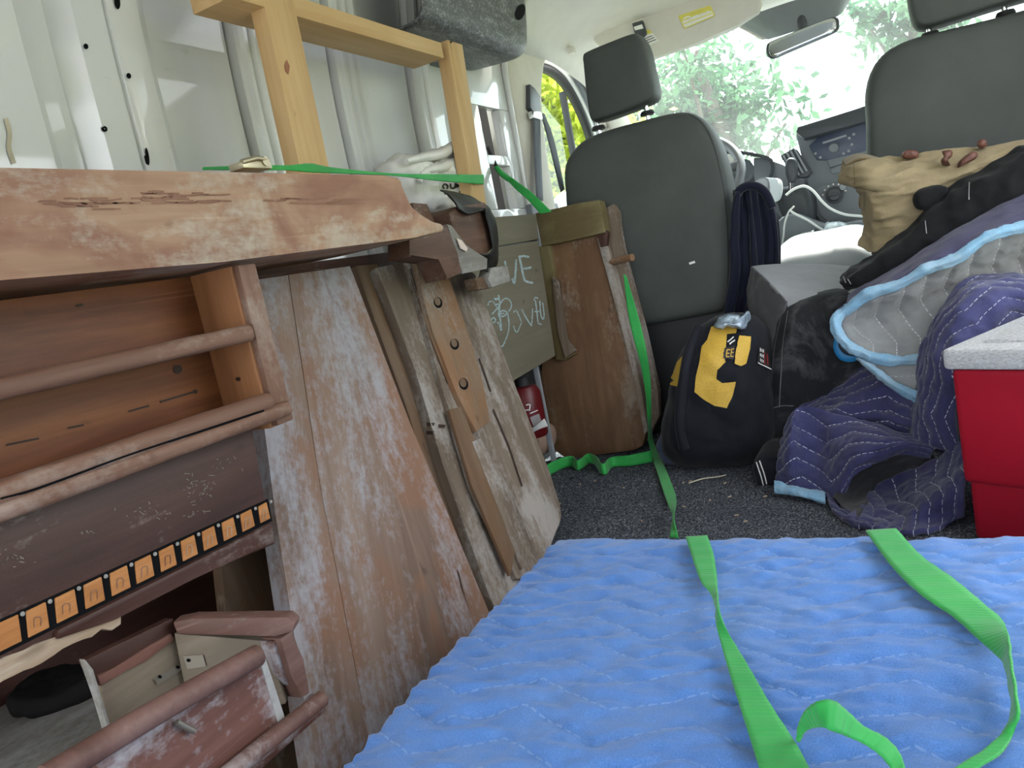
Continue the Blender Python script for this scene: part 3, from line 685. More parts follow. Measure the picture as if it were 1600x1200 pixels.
tag(crumple('plastic_wrapper', [(1287, 360), (1292, 350), (1306, 347), (1318, 348), (1322, 358), (1312, 364), (1296, 366)], 2.76, M_CLEAR, None, 0.05, 0.012, 60), 'crumpled clear plastic wrapper lying on the console', 'wrapper')
# instrument binnacle and steering wheel
bn = thing('instrument_cluster', 'black instrument hood behind the steering wheel', 'instrument panel', onY((1130, 290), 3.1))
G = loft([[onY(p, y) for p in [(1080, 300), (1100, 256), (1135, 241), (1175, 244), (1204, 255), (1196, 290), (1185, 312)]] for y in (2.98, 3.05, 3.2)], 40, 8)
sheet('hood', G, M_DGREY, bn, 0.012)
pslab('dial_face', [(1090, 300), (1106, 262), (1135, 250), (1172, 252), (1192, 262), (1184, 300), (1170, 312)], planeY(3.12, 0), 0.01, M_DGREY, bn)
q = onY((1160, 268), 3.1); lathe('dial', [(0.045, 0), (0.045, 0.008), (0.038, 0.01), (0.036, 0.004), (0.002, 0.004)], M_LGREY, bn, q, (0, -1, 0.2))
pslab('side_panel', [(1184, 280), (1192, 250), (1204, 252), (1200, 276), (1190, 298)], planeY(2.99, 0), 0.02, plain('slate_blue_plastic', (0.12, 0.18, 0.28), 0.4), bn, bevel=0.003)
sw = thing('steering_wheel', 'grey steering wheel with thick rim beyond the driver seat', 'steering wheel', (-0.66, 2.9, 0.80))
cw = np.array([-0.655, 2.86, 0.785]); ax = _unit(np.array([0, -0.80, 0.60])); ex = np.array([1.0, 0, 0]); ey = np.cross(ax, ex)
if ey[2] < 0: ey = -ey
rim = [cw + 0.185 * (ex * math.cos(a) + ey * math.sin(a)) for a in np.linspace(0, 2 * math.pi, 60, endpoint=False)]
M_WHEEL = plain('grey_wheel_leather', (0.16, 0.165, 0.18), 0.4, var=0.06, bump=0.1)
tube('rim', rim, 0.017, M_WHEEL, sw, 12, None, None, True)
inflate('hub', [cw + 0.075 * (ex * math.cos(a) * 1.1 + ey * math.sin(a) * 0.9) for a in np.linspace(0, 2 * math.pi, 20, endpoint=False)], -ax, [(0.7, -0.02), (0.95, -0.01), (1.0, 0.01), (0.9, 0.03)], M_DGREY, sw, 40)
for a in (0.15, math.pi - 0.15, -math.pi / 2):
    d = ex * math.cos(a) + ey * math.sin(a); tube('spoke', [cw + d * 0.05, cw + d * 0.12, cw + d * 0.18], 0.018, M_WHEEL, sw, 8)
tube('column', [cw - ax * 0.02, cw - ax * 0.25], 0.04, M_DGREY, sw, 12)
# armrest in front of the driver seat
inflate('armrest', [onY(p, 2.40) for p in [(1172, 300), (1178, 285), (1192, 277), (1201, 282), (1202, 300), (1196, 316), (1176, 318)]], (0, 1, 0), [(0.7, -0.004), (0.95, 0.0), (1.0, 0.02), (1.0, 0.28), (0.9, 0.3)], M_SEATL, drv, 40)
# ================================================================== sun visor, mirror, overhead trim
vz = thing('sun_visor', 'folded pale sun visor with yellow warning label at the windscreen top', 'sun visor', onY((1060, 60), 2.86))
vpl = planeY(2.86, 0.25, 1.3)
vb = pslab('visor_board', [(926, 62), (930, 50), (990, 28), (1070, -2), (1170, -34), (1184, -20), (1190, 4), (1186, 18), (1150, 40), (1086, 68), (1012, 94), (1004, 90), (940, 78)], vpl, 0.022, M_HEADL, vz, bevel=0.008, seg=3)
bvV = bvh_of(vb)
M_LABY = plain('yellow_label', (0.80, 0.72, 0.16), 0.5); M_LABW = plain('white_label', (0.86, 0.86, 0.84), 0.5); M_INK = plain('dark_print', (0.05, 0.05, 0.05), 0.6)
lb = patch('warning_label', [(1061, 26), (1110, 10), (1117, 25), (1070, 45)], M_LABW, vz, bvV, 0.002)
patch('label_header', [(1061, 26), (1110, 10), (1113, 17), (1065, 34)], M_LABY, lb, bvV, 0.003)
stroke('label_print', [[(1068, 31), (1074, 27), (1080, 28)], [(1082, 28), (1092, 24)], [(1094, 24), (1102, 21)], [(1104, 20), (1108, 18)]], 2.2, M_LABW, lb, bvV, 0.004)
stroke('label_border', [[(1061, 26), (1110, 10)], [(1110, 10), (1117, 25)], [(1117, 25), (1070, 45)], [(1070, 45), (1061, 26)], [(1068, 38), (1114, 21)]], 1.6, M_LABY, lb, bvV, 0.004)
l2 = patch('information_label', [(1000, 62), (1015, 46), (1030, 64), (1010, 74)], M_LABW, vz, bvV, 0.002)
stroke('label_print', [[(1006, 62), (1020, 56)], [(1008, 65), (1023, 59)], [(1010, 68), (1026, 62)]], 1.2, M_INK, l2, bvV, 0.003)
patch('label_header', [(1010, 48), (1015, 46), (1020, 52), (1012, 54)], M_LABY, l2, bvV, 0.003)
cl = pslab('visor_clip', [(987, 36), (1004, 31), (1009, 50), (1003, 57), (992, 55)], planeY(2.835, 0.25, 1.3), 0.02, M_DGREY, vz, bevel=0.004)
pslab('clip_lens', [(990, 42), (1003, 38), (1005, 44), (992, 47)], planeY(2.832, 0.25, 1.3), 0.004, M_LABW, cl, bevel=0)
mr = thing('rear_view_mirror', 'rear view mirror on a stalk at the top of the windscreen', 'mirror', onY((1255, 60), 2.80))
mpx = [(1200, 84), (1199, 72), (1204, 65), (1230, 54), (1270, 38), (1298, 28), (1307, 29), (1309, 40), (1304, 49), (1270, 64), (1230, 81), (1208, 90)]
mp = planeY(2.80, 0.12, 1.15)
inflate('housing', [onP(p, *mp) for p in mpx], (0, 1, -0.1), [(0.98, -0.001), (1.03, 0.002), (1.04, 0.012), (0.9, 0.03), (0.5, 0.04)], M_DGREY, mr, 60)
N = NT('mirror_glass'); M_MIRROR = N.fin(N.ramp(N.noise(N.coord(), 3, 1), [(0.3, (0.62, 0.66, 0.66)), (0.7, (0.66, 0.69, 0.69))]), 0.02, metal=1.0)
inflate('mirror_pane', [onP(p, *planeY(2.797, 0.12, 1.15)) for p in mpx], (0, 1, -0.1), [(0.92, -0.0015), (0.955, 0.0), (0.96, 0.002)], M_MIRROR, mr, 60)
tube('stalk', [onY((1256, 55), 2.83), onY((1254, 40), 2.88), onY((1250, 15), 2.95)], 0.014, M_DGREY, mr, 10, 8)
oc = thing('sensor_cover', 'grey plastic sensor cover hanging from the headliner behind the mirror', 'sensor cover', onY((1240, 20), 2.95))
G = loft([[onY(p, y) for p in pp] for pp, y in (([(1152, 38), (1176, 50), (1200, 62)], 2.97), ([(1180, 22), (1205, 42), (1224, 55)], 2.92), ([(1230, 4), (1250, 28), (1262, 42)], 2.9), ([(1290, -14), (1305, 8), (1308, 26)], 2.93), ([(1330, -40), (1332, -10), (1326, 6)], 3.0))], 24, 30)
sheet('cover_shell', G, M_GREYP, oc, 0.03)
pslab('side_flap', [(1146, 38), (1172, 24), (1196, 40), (1202, 60), (1190, 62)], planeY(2.975, 0.1, 1.2), 0.01, M_HEADL, oc, bevel=0.003)
crumple('door_mirror', [(862, 330), (863, 316), (870, 304), (882, 298), (900, 300), (915, 320), (912, 350), (880, 356)], 3.3, M_WHITEP, d1, 0.12, 0.0, 8)
q = onY((885, 335), 3.33); tube('mirror_arm', [q, (q + np.array([-1.12, 3.32, 0.74])) / 2, np.array([-1.12, 3.32, 0.74])], 0.02, M_RUBBER, d1, 8)
# navy jacket hung over the driver seat's inner side
M_NAVY = fabric('navy_jacket_cloth', (0.003, 0.0045, 0.015), (0.006, 0.008, 0.024), 700, 0.75, sheen=0.2, bump=0.15)
jk = thing('navy_jacket', 'dark navy jacket draped over the inner side of the driver seat', 'jacket', onY((1180, 480), 2.25))
cols = [[(1152, 300), (1150, 360), (1148, 430), (1140, 480), (1118, 555)], [(1160, 292), (1158, 360), (1160, 430), (1154, 490), (1132, 560)], [(1172, 290), (1176, 350), (1178, 420), (1172, 480), (1150, 562)], [(1184, 292), (1194, 340), (1198, 400), (1190, 460), (1168, 560)], [(1194, 298), (1207, 340), (1212, 390), (1206, 440), (1185, 555)], [(1200, 308), (1216, 350), (1218, 392), (1216, 430), (1200, 550)]]
G = loft([[onY(p, 2.235 + 0.028 * (k % 2) + 0.018 * k) for p in c_] for k, c_ in enumerate(cols)], 60, 60)
sheet('jacket_body', G, M_NAVY, jk, 0.012, lambda u, v, P: 0.006 * np.sin(v * 190 + 6 * fbm(P, 4, 2)) + 0.006 * fbm(P, 14, 3))
tube('collar_roll', [onY(p, 2.25) for p in [(1150, 306), (1158, 295), (1172, 290), (1186, 293), (1197, 303), (1207, 325)]], 0.012, M_NAVY, jk, 10, 30)

# ================================================================== outdoors
def ground_mat():
    N = NT('gravel_drive_and_grass'); a = N.noise(N.coord(rnd=False), 1.2, 6, 0.7); b = N.noise(N.coord(rnd=False), 60, 3, 0.6)
    sp_ = N.n('ShaderNodeSeparateXYZ'); N.put(sp_.inputs[0], N.n('ShaderNodeTexCoord').outputs['Object'])
    far = N.math('GREATER_THAN', N.math('ADD', N.math('ABSOLUTE', sp_.outputs[0]), N.math('MULTIPLY', a, 1.2)), 4.2)
    grass = N.mix(0.4, N.ramp(a, [(0.35, (0.12, 0.18, 0.05)), (0.65, (0.26, 0.32, 0.10))]), N.ramp(b, [(0.3, (0.06, 0.10, 0.03)), (0.7, (0.30, 0.36, 0.13))]))
    gravel = N.ramp(b, [(0.3, (0.30, 0.29, 0.27)), (0.7, (0.50, 0.485, 0.46))])
    return N.fin(N.mix(far, gravel, grass), 0.95, N.bump(b, 0.8, 0.03), spec=0.1)
gr = sheet('ground', np.array([[(x, y, -0.65 + 0.05 * math.sin(x * 0.7) * math.cos(y * 0.5)) for x in np.linspace(-40, 40, 60)] for y in np.linspace(-40, 45, 60)]), ground_mat(), thick=0.02, face_cam=False)
struct(gr)
def leaf_mat(name, c1, c2):
    N = NT(name); oi = N.noise(N.coord(rnd=False), 2.5, 2, 0.5)
    c = N.ramp(oi, [(0.3, c1), (0.7, c2)])
    tr = N.n('ShaderNodeBsdfTranslucent'); N.put(tr.inputs[0], c)
    mx = N.n('ShaderNodeMixShader'); mx.inputs[0].default_value = 0.6
    N.fin(c, 0.55, spec=0.3)
    N.t.links.new(N.b.outputs[0], mx.inputs[1]); N.t.links.new(tr.outputs[0], mx.inputs[2]); N.t.links.new(mx.outputs[0], N.out.inputs[0])
    return N.m
M_BARK = wood('grey_bark', (0.05, 0.04, 0.03), (0.10, 0.08, 0.06), (0.16, 0.14, 0.11))
def tree(label, base, crown, rad, nleaf, mat, seed, leaf=0.09, nb=22, group='trees around the van'):
    rs = np.random.RandomState(seed); crown = np.array(crown, float); rad = np.array(rad, float)
    t = thing('leafy_tree', label, 'tree', base, group)
    top = crown + [0, 0, rad[2] * 0.2]; b = np.array(base, float)
    tube('trunk', [b, b * 0.5 + top * 0.5 + rs.randn(3) * 0.15, top], 0.16, M_BARK, t, 8, 12, [1, 0.7, 0.3])
    tips = []
    V, F = [], []
    for k in range(nb):
        d = rs.randn(3); d /= np.linalg.norm(d); e = crown + d * rad * (0.55 + 0.45 * rs.rand()); s = b * 0.35 + top * 0.65 + (top - b) * 0.25 * rs.randn()
        C = crv([s, (s + e) / 2 + [0, 0, 0.2 * rad[2] * rs.rand()], e], 8); tips.append(C)
        if k < 12: tube('branch', C, 0.045, M_BARK, t, 6, None, [1, 0.6, 0.2])
    al = np.concatenate([c_[3:] for c_ in tips]); n = nleaf
    ctr = al[rs.randint(0, len(al), n)] + rs.randn(n, 3) * rad * 0.16
    A = rs.randn(n, 3); A /= np.linalg.norm(A, axis=1, keepdims=True); B = np.cross(A, rs.randn(n, 3)); B /= np.linalg.norm(B, axis=1, keepdims=True) + 1e-9
    sz = leaf * (0.6 + 0.8 * rs.rand(n, 1))
    V = np.stack([ctr - A * sz, ctr + B * sz * 0.42 - A * sz * 0.1, ctr + A * sz, ctr - B * sz * 0.42 - A * sz * 0.1], 1).reshape(-1, 3)
    me = mesh_of('foliage', V, np.arange(4 * n).reshape(-1, 4).tolist()); o = link('foliage', me, mat, t); tag(o, kind='stuff')
    return t
M_LEAF1 = leaf_mat('green_leaf', (0.035, 0.10, 0.055), (0.10, 0.21, 0.10)); M_LEAF2 = leaf_mat('yellow_green_leaf', (0.36, 0.44, 0.05), (0.70, 0.72, 0.12))
def at(px, py, y): return onY((px, py), y)
c1 = at(1100, 140, 9.0); tree('green leafy tree seen through the windscreen beside the driver headrest', (c1[0], 9.2, -0.65), c1, (1.15, 0.9, 0.85), 3500, M_LEAF1, 1, 0.07, 24)
c2 = at(1085, 215, 15.0); tree('pale distant tree low behind the steering wheel', (c2[0], 15.2, -0.65), c2, (1.5, 1.1, 1.0), 1900, M_LEAF1, 2, 0.10, 20)
c3 = at(868, 220, 5.0); tree('yellow green tree outside the driver side window', (c3[0] - 0.3, 5.1, -0.65), c3, (0.75, 0.6, 1.05), 9500, M_LEAF2, 3, 0.042, 60)
c4 = at(1425, 30, 11.0); tree('small green tree between the mirror and the passenger headrest', (c4[0], 11.2, -0.65), c4, (0.75, 0.7, 0.7), 1500, M_LEAF1, 4, 0.08, 14)
for k, (x, y, h) in enumerate(((9, 1.5, 4), (6, -11, 4))):  # unseen trees, added to give the wall paint green reflections
    tree(['unseen tall tree added across the lawn for green reflections', 'unseen broad tree added far behind the van for green reflections'][k], (x, y, -0.65), (x, y, h * 0.75), (2.2, 2.2, h * 0.55), 4000, M_LEAF1, 10 + k, 0.22, 20)
# ================================================================== woods
W_TOP = wood('worn_red_brown_top', (0.23, 0.12, 0.068), (0.37, 0.205, 0.122), (0.48, 0.30, 0.19), (0.49, 0.40, 0.31), 0.60, 0.55, 0.8, patch=7.0, blotch=(0.24, 0.095, 0.058))
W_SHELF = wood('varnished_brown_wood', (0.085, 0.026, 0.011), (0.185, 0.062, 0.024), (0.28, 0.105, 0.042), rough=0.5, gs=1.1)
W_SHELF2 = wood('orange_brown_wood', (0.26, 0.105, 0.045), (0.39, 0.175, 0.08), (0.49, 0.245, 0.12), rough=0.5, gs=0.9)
W_RAIL = wood('dusty_red_brown_rail', (0.14, 0.066, 0.043), (0.215, 0.11, 0.074), (0.29, 0.165, 0.118), (0.37, 0.275, 0.225), 0.46, 0.6)
W_DARK = wood('dark_stained_panel', (0.038, 0.015, 0.011), (0.064, 0.025, 0.018), (0.10, 0.042, 0.031), (0.30, 0.25, 0.22), 0.40, 0.5, patch=6)
W_INLAY = wood('orange_inlay_wood', (0.34, 0.12, 0.03), (0.48, 0.19, 0.055), (0.58, 0.26, 0.09), rough=0.55, gs=3)
W_PLANK = wood('weathered_red_grey_plank', (0.14, 0.088, 0.064), (0.23, 0.152, 0.115), (0.31, 0.225, 0.18), (0.385, 0.375, 0.41), 0.66, 0.7, 0.7, patch=3.4, blotch=(0.25, 0.125, 0.075))
W_GREYB = wood('grey_brown_weathered_board', (0.095, 0.068, 0.05), (0.18, 0.135, 0.10), (0.265, 0.21, 0.165), (0.40, 0.365, 0.34), 0.66, 0.75, 0.8, patch=5)
W_BROWN = wood('dull_brown_board', (0.085, 0.053, 0.034), (0.155, 0.10, 0.064), (0.22, 0.15, 0.10), (0.30, 0.25, 0.205), 0.42, 0.7, patch=4, blotch=(0.17, 0.09, 0.045))
W_BATTEN = wood('tan_batten', (0.15, 0.09, 0.052), (0.23, 0.145, 0.088), (0.30, 0.205, 0.135), (0.38, 0.36, 0.34), 0.5, 0.7, blotch=(0.27, 0.13, 0.06))
W_OLIVE = wood('olive_brown_block', (0.10, 0.078, 0.036), (0.17, 0.135, 0.062), (0.23, 0.19, 0.10), rough=0.6, gs=0.8, blotch=(0.11, 0.075, 0.03))
W_CHALK = wood('grey_olive_painted_panel', (0.165, 0.145, 0.105), (0.205, 0.182, 0.135), (0.25, 0.225, 0.175), rough=0.75, gs=0.5)
W_PINE = wood('new_pine_stud', (0.50, 0.30, 0.125), (0.62, 0.41, 0.20), (0.72, 0.52, 0.29), rough=0.65, gs=0.6)
W_DUST = wood('grey_dusty_board', (0.14, 0.125, 0.11), (0.24, 0.22, 0.20), (0.33, 0.31, 0.29), (0.42, 0.41, 0.40), 0.6, 0.85)
W_RAW = wood('pale_splintered_wood', (0.30, 0.20, 0.13), (0.42, 0.31, 0.22), (0.55, 0.45, 0.36), rough=0.85, gs=3)
W_DRAW = wood('dusty_drawer_wood', (0.09, 0.035, 0.028), (0.16, 0.068, 0.05), (0.24, 0.12, 0.095), (0.45, 0.43, 0.45), 0.62, 0.7, patch=7)
W_BAR = wood('dull_red_brown_bar', (0.10, 0.048, 0.038), (0.165, 0.085, 0.068), (0.235, 0.135, 0.112), (0.36, 0.31, 0.30), 0.40, 0.6)
W_LEG = wood('orange_brown_leg_board', (0.10, 0.052, 0.026), (0.175, 0.095, 0.048), (0.24, 0.14, 0.075), (0.30, 0.25, 0.20), 0.40, 0.65, patch=4, blotch=(0.125, 0.062, 0.032))
W_BEIGE = wood('aged_bare_wood', (0.165, 0.125, 0.088), (0.24, 0.19, 0.14), (0.32, 0.262, 0.20), rough=0.8, gs=1.2, blotch=(0.18, 0.15, 0.115))
M_KNOT = plain('dark_knot', (0.035, 0.016, 0.010), 0.7)

# ------------------------------------------------------------------ pine frame on the wall
XF = -0.90
fr = thing('pine_stud_frame', 'frame of new pine studs standing against the white van wall', 'wooden frame', (XF - 0.02, 1.4, 0.0))
def vline(p_top, p_bot, x):               # y at the two ends of a nearly upright edge
    a, b = onX(p_top, x), onX(p_bot, x); return a, b
T_Z = float(onX((300, 268), -0.70)[2])
def stud(edgeL, edgeR, z0, z1, th=0.034):
    a0, a1 = onX(edgeL[0], XF), onX(edgeL[1], XF); b0, b1 = onX(edgeR[0], XF), onX(edgeR[1], XF)
    def ex(p, q, z): t = (z - p[2]) / (q[2] - p[2]); return p + (q - p) * t
    return slab('stud', [ex(a0, a1, z1), ex(b0, b1, z1), ex(b0, b1, z0), ex(a0, a1, z0)], (1, 0, 0), th, W_PINE, fr, (0, 0, 1), bevel=0.003)
s1 = stud([(412, 0), (468, 258)], [(459, 0), (514, 258)], T_Z, 1.33)
s2 = stud([(699, 62), (738, 300)], [(722, 64), (762, 330)], 0.70, onX((700, 62), XF)[2])
ra, rb = onX((470, 0), XF), onX((690, 63), XF)
rz = (ra[2] + rb[2]) / 2
box('top_rail', (XF - 0.088, onX((362, 0), XF)[1], rz - 0.036), (XF - 0.001, rb[1] - 0.002, rz), W_PINE, fr, bevel=0.003, grain='y')
bv_ = bvh_of(s1)
patch('knot', [(444, 103), (447, 93), (452, 104), (450, 117), (446, 112)], plain('red_brown_knot', (0.30, 0.11, 0.05), 0.6), fr, bv_, 0.0012)
disc_on('nail_hole', (704, 66), 1.8, bvh_of(s2), M_KNOT, fr)

# ------------------------------------------------------------------ thick bench top with a scrolled end
XB = -0.70
top_px = [(0, 262), (300, 268), (600, 274), (622, 277), (628, 283), (630, 296), (634, 312), (642, 327), (656, 339), (674, 346), (690, 349), (695, 354), (692, 363)]
bot_px = [(650, 371), (540, 385), (350, 409), (0, 438)]
T = [onX(p, XB) for p in top_px]; B_ = [onX(p, XB) for p in bot_px]
def extend(p, q, y): t = (y - p[1]) / (q[1] - p[1]); return p + (q - p) * t
zt0, zb0 = T[0][2], B_[-1][2]
pts = [np.array([XB, -0.15, zt0])] + T + B_ + [np.array([XB, -0.15, zb0])]
bt = slab('thick_bench_plank', pts, (1, 0, 0), 0.235, W_TOP, None, (0, 1, 0), bevel=0.005, seg=3)
tag(bt, 'long thick red-brown wooden bench top with scrolled end, above the shelves', 'bench top')
bvT = bvh_of(bt)
W_STREAK = wood('worn_dark_red_streak', (0.20, 0.085, 0.052), (0.27, 0.125, 0.078), (0.34, 0.175, 0.11), rough=0.6)
rsS = np.random.RandomState(2)
for x0, x1, yc, hh in ((45, 215, 318, 10), (200, 365, 308, 11), (410, 570, 312, 7)):
    xs_ = np.linspace(x0, x1, 26); env = np.sin(np.linspace(0.15, 3.0, 26)) ** 0.5
    ls = []
    for _ in range(int(hh * 1.7)):
        a_ = x0 + (x1 - x0) * rsS.rand() * 0.75; w_ = (x1 - x0) * (0.10 + 0.3 * rsS.rand()); y_ = yc + hh * rsS.uniform(-1, 1)
        ls.append([(a_, y_), (a_ + w_ * 0.5, y_ + rsS.randn() * 0.8), (min(a_ + w_, x1), y_ - 0.5 + rsS.randn())])
    stroke('worn_streak', ls, 2.6, W_STREAK, bt, bvT, 0.0008, 6)
zu = min(p[2] for p in B_[1:])
# added dark board under it, standing in for the shade behind shelves and planks
bb = box('back_board', (-1.03, -0.15, 0.0), (-1.005, 1.60, 0.70), W_DARK, None, bevel=0.003, grain='y'); tag(bb, 'added dark board standing in for the shade behind the open shelves', 'board')

# ------------------------------------------------------------------ open shelf rack
XS = -0.72
sh = thing('shelf_rack', 'shallow open wooden shelf rack with rounded rails under the bench top', 'shelf', (-0.76, 0.4, 0.47))
y_in = onX((415, 632), XS)[1] - 0.012; y_in = 0.702
zs_top = 0.685
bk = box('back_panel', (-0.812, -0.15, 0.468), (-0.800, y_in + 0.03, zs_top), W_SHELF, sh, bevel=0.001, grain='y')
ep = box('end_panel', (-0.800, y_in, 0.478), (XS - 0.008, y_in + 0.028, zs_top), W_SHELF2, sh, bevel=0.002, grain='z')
box('end_stile', (XS - 0.010, y_in + 0.004, 0.480), (XS + 0.002, y_in + 0.034, zs_top), W_RAIL, sh, bevel=0.003, grain='z')
def rail(name, p0, p1, x, r, mat, parent, flat=1.0, y0=-0.15):
    a, b = onX(p0, x), onX(p1, x); z = (a[2] + b[2]) / 2; n = 30
    V, F = [], []; seg = 16; ys = np.linspace(y0, b[1], n); rs = np.random.RandomState(int(abs(z) * 1e4))
    L = []
    ln = b[1] - y0
    for i, y in enumerate(ys):
        for s in range(seg):
            an = 2 * math.pi * s / seg; k = 1 + 0.03 * rs.randn()
            e = 2.6; cx = math.copysign(abs(math.cos(an)) ** (2 / e), math.cos(an)); sx = math.copysign(abs(math.sin(an)) ** (2 / e), math.sin(an))
            V.append((y - (y0 + b[1]) / 2, -cx * r * flat * k, sx * r * k))
    for i in range(n - 1):
        for s in range(seg): t = (s + 1) % seg; F.append((i * seg + s, i * seg + t, (i + 1) * seg + t, (i + 1) * seg + s))
    F.append(tuple(range(seg))); F.append(tuple((n - 1) * seg + s for s in range(seg))[::-1])
    me = mesh_of(name, V, F); bm = bmesh.new(); bm.from_mesh(me); bmesh.ops.recalc_face_normals(bm, faces=bm.faces); bm.to_mesh(me); bm.free(); auto_smooth(me, 0.9)
    w = Matrix.Translation(Vector((x, (y0 + b[1]) / 2, z))) @ Matrix.Rotation(math.pi / 2, 4, 'Z')
    return link(name, me, mat, parent, w), z
_, z1 = rail('middle_rail', (0, 603), (388, 524), XS, 0.0105, W_RAIL, sh)
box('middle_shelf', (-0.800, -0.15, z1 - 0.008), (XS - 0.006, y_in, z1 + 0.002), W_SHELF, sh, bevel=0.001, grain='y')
_, z2 = rail('lower_rail', (0, 764), (418, 632), XS + 0.004, 0.0115, W_RAIL, sh)
_, z3 = rail('bottom_rail', (0, 795), (448, 641), XS + 0.006, 0.0095, W_RAIL, sh)
stroke('joint_gap', [[(0, 779), (60, 762), (200, 711), (330, 668), (412, 641)]], 3.2, M_BLACK, sh, bvh_of([c_ for c_ in sh.children if c_.name.startswith(('lower_rail', 'bottom_rail'))]), 0.0008)
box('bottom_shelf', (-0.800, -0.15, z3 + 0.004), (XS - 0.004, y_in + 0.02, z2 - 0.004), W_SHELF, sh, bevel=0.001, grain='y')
bvS = bvh_of([bk, ep])
disc_on('knot', (277, 577), 7, bvS, M_KNOT, sh, 0.95, 0, 0.0012); disc_on('knot', (124, 477), 6, bvS, M_KNOT, sh, 0.4, -0.2, 0.0012)
disc_on('knot', (304, 612), 4, bvS, M_KNOT, sh, 0.8, 0, 0.0012); disc_on('knot', (373, 592), 4, bvS, M_KNOT, sh, 0.8, 0, 0.0012)
stroke('gouge', [[(10, 695), (40, 689), (60, 685)], [(105, 669), (130, 664)], [(200, 643), (232, 634)], [(250, 628), (280, 619), (303, 612)]], 3.0, M_KNOT, sh, bvS, 0.0012)

# ------------------------------------------------------------------ dark panel with a strip of inlay
XI = -0.735
ip = thing('inlaid_panel', 'dark stained wooden panel with a strip of orange inlay blocks', 'panel', (XI, 0.4, 0.33))
pI = ((XI, 0, 0), (1.0, 0, 0.0))
lo = onX((424, 850), XI); hi_ = onX((394, 672), XI)
pan = slab('panel_board', [onX((394, 668), XI), onX((412, 770), XI), onX((428, 848), XI), onX((300, 905), XI), onX((180, 968), XI), onX((60, 1028), XI), onX((0, 1060), XI), np.array([XI, -0.15, onX((0, 1040), XI)[2]]), np.array([XI, -0.15, hi_[2] + 0.005])], (1, 0, 0), 0.02, W_DARK, ip, bevel=0.002)
st = lambda x: 972 - 0.452 * x
sb_ = lambda x: 1021 - 0.494 * x
XI2 = XI + 0.0025
cuts = [(-40, 31), (41, 74), (86, 119), (131, 161), (172, 201), (211, 238), (249, 273), (283, 306), (316, 337), (347, 367), (376, 395), (404, 419)]
slab('inlay_border', [onX((-60, st(-60) - 4), XI2 - 0.0015), onX((419, st(419) - 3), XI2 - 0.0015), onX((425, sb_(425) + 3), XI2 - 0.0015), onX((-60, sb_(-60) + 4), XI2 - 0.0015)], (1, 0, 0), 0.003, M_BLACK, ip, bevel=0)
for a, b in cuts:
    lean_ = 4
    blk = slab('inlay_block', [onX((a, st(a) + 2), XI2), onX((b - 2, st(b) + 2), XI2), onX((b + lean_, sb_(b + lean_) - 2), XI2), onX((a + lean_, sb_(a + lean_) - 2), XI2)], (1, 0, 0), 0.004, W_INLAY, ip, (0, 1, 0), bevel=0.0006, seg=1)
    if a > 0:
        bvk = bvh_of(blk); m = (a + b) / 2 + 1; ym = (st(m) + sb_(m)) / 2; w_ = (b - a) * 0.16
        stroke('pencil_mark', [[(m - w_, ym + 12), (m - w_, ym - 2), (m, ym - 5), (m + w_, ym - 3), (m + w_, ym + 9)]], 1.3, W_RAW if a > 270 else W_RAIL, blk, bvk, 0.0006)
    dd = onX((b + 4, st(b + 4) + 3), XI2 + 0.0005); lathe('pin_head', [(0.0022, 0), (0.002, 0.001), (0.001, 0.0014)], plain('dull_pin', (0.32, 0.30, 0.28), 0.5) if a < 0 else bpy.data.materials['dull_pin'], ip, dd, (1, 0, 0), 10)
W_SCUFF = plain('dull_scuff', (0.20, 0.165, 0.14), 0.8, var=0.5, scale=120); bvN = bvh_of(pan); rsN = np.random.RandomState(9); ls = []
for cx_, cy_, n_, sx_, sy_ in ((308, 762, 42, 16, 11), (355, 725, 10, 12, 6), (220, 800, 14, 24, 7), (20, 870, 16, 16, 12), (300, 805, 10, 10, 4), (130, 832, 6, 14, 2)):
    for _ in range(n_):
        a_ = (cx_ + rsN.randn() * sx_, cy_ + rsN.randn() * sy_); d_ = (rsN.randn() * 3.5, rsN.randn() * 2.5); ls.append([a_, (a_[0] + d_[0], a_[1] + d_[1])])
stroke('pale_scuff', ls, 1.3, W_SCUFF, ip, bvN, 0.0006, 1.5)
slab('bottom_moulding', [onX((426, sb_(426) + 6), XI + 0.006), onX((430, 850), XI + 0.006), onX((300, 906), XI + 0.006), onX((180, 968), XI + 0.006), onX((90, 1000), XI + 0.006), onX((90, sb_(90) + 8), XI + 0.006)], (1, 0, 0), 0.010, W_DARK, ip, bevel=0.003)
rs = np.random.RandomState(5); up = [(x, 1030 - 0.40 * x + rs.randn() * 1.5) for x in np.linspace(-40, 190, 16)]; dn = [(x, 1066 - 0.50 * x + rs.randn() * 4) for x in np.linspace(190, -40, 16)]
slab('splintered_edge', [onX(p, XI + 0.002) for p in up + dn], (1, 0, 0), 0.014, W_RAW, ip, bevel=0.001, seg=1)

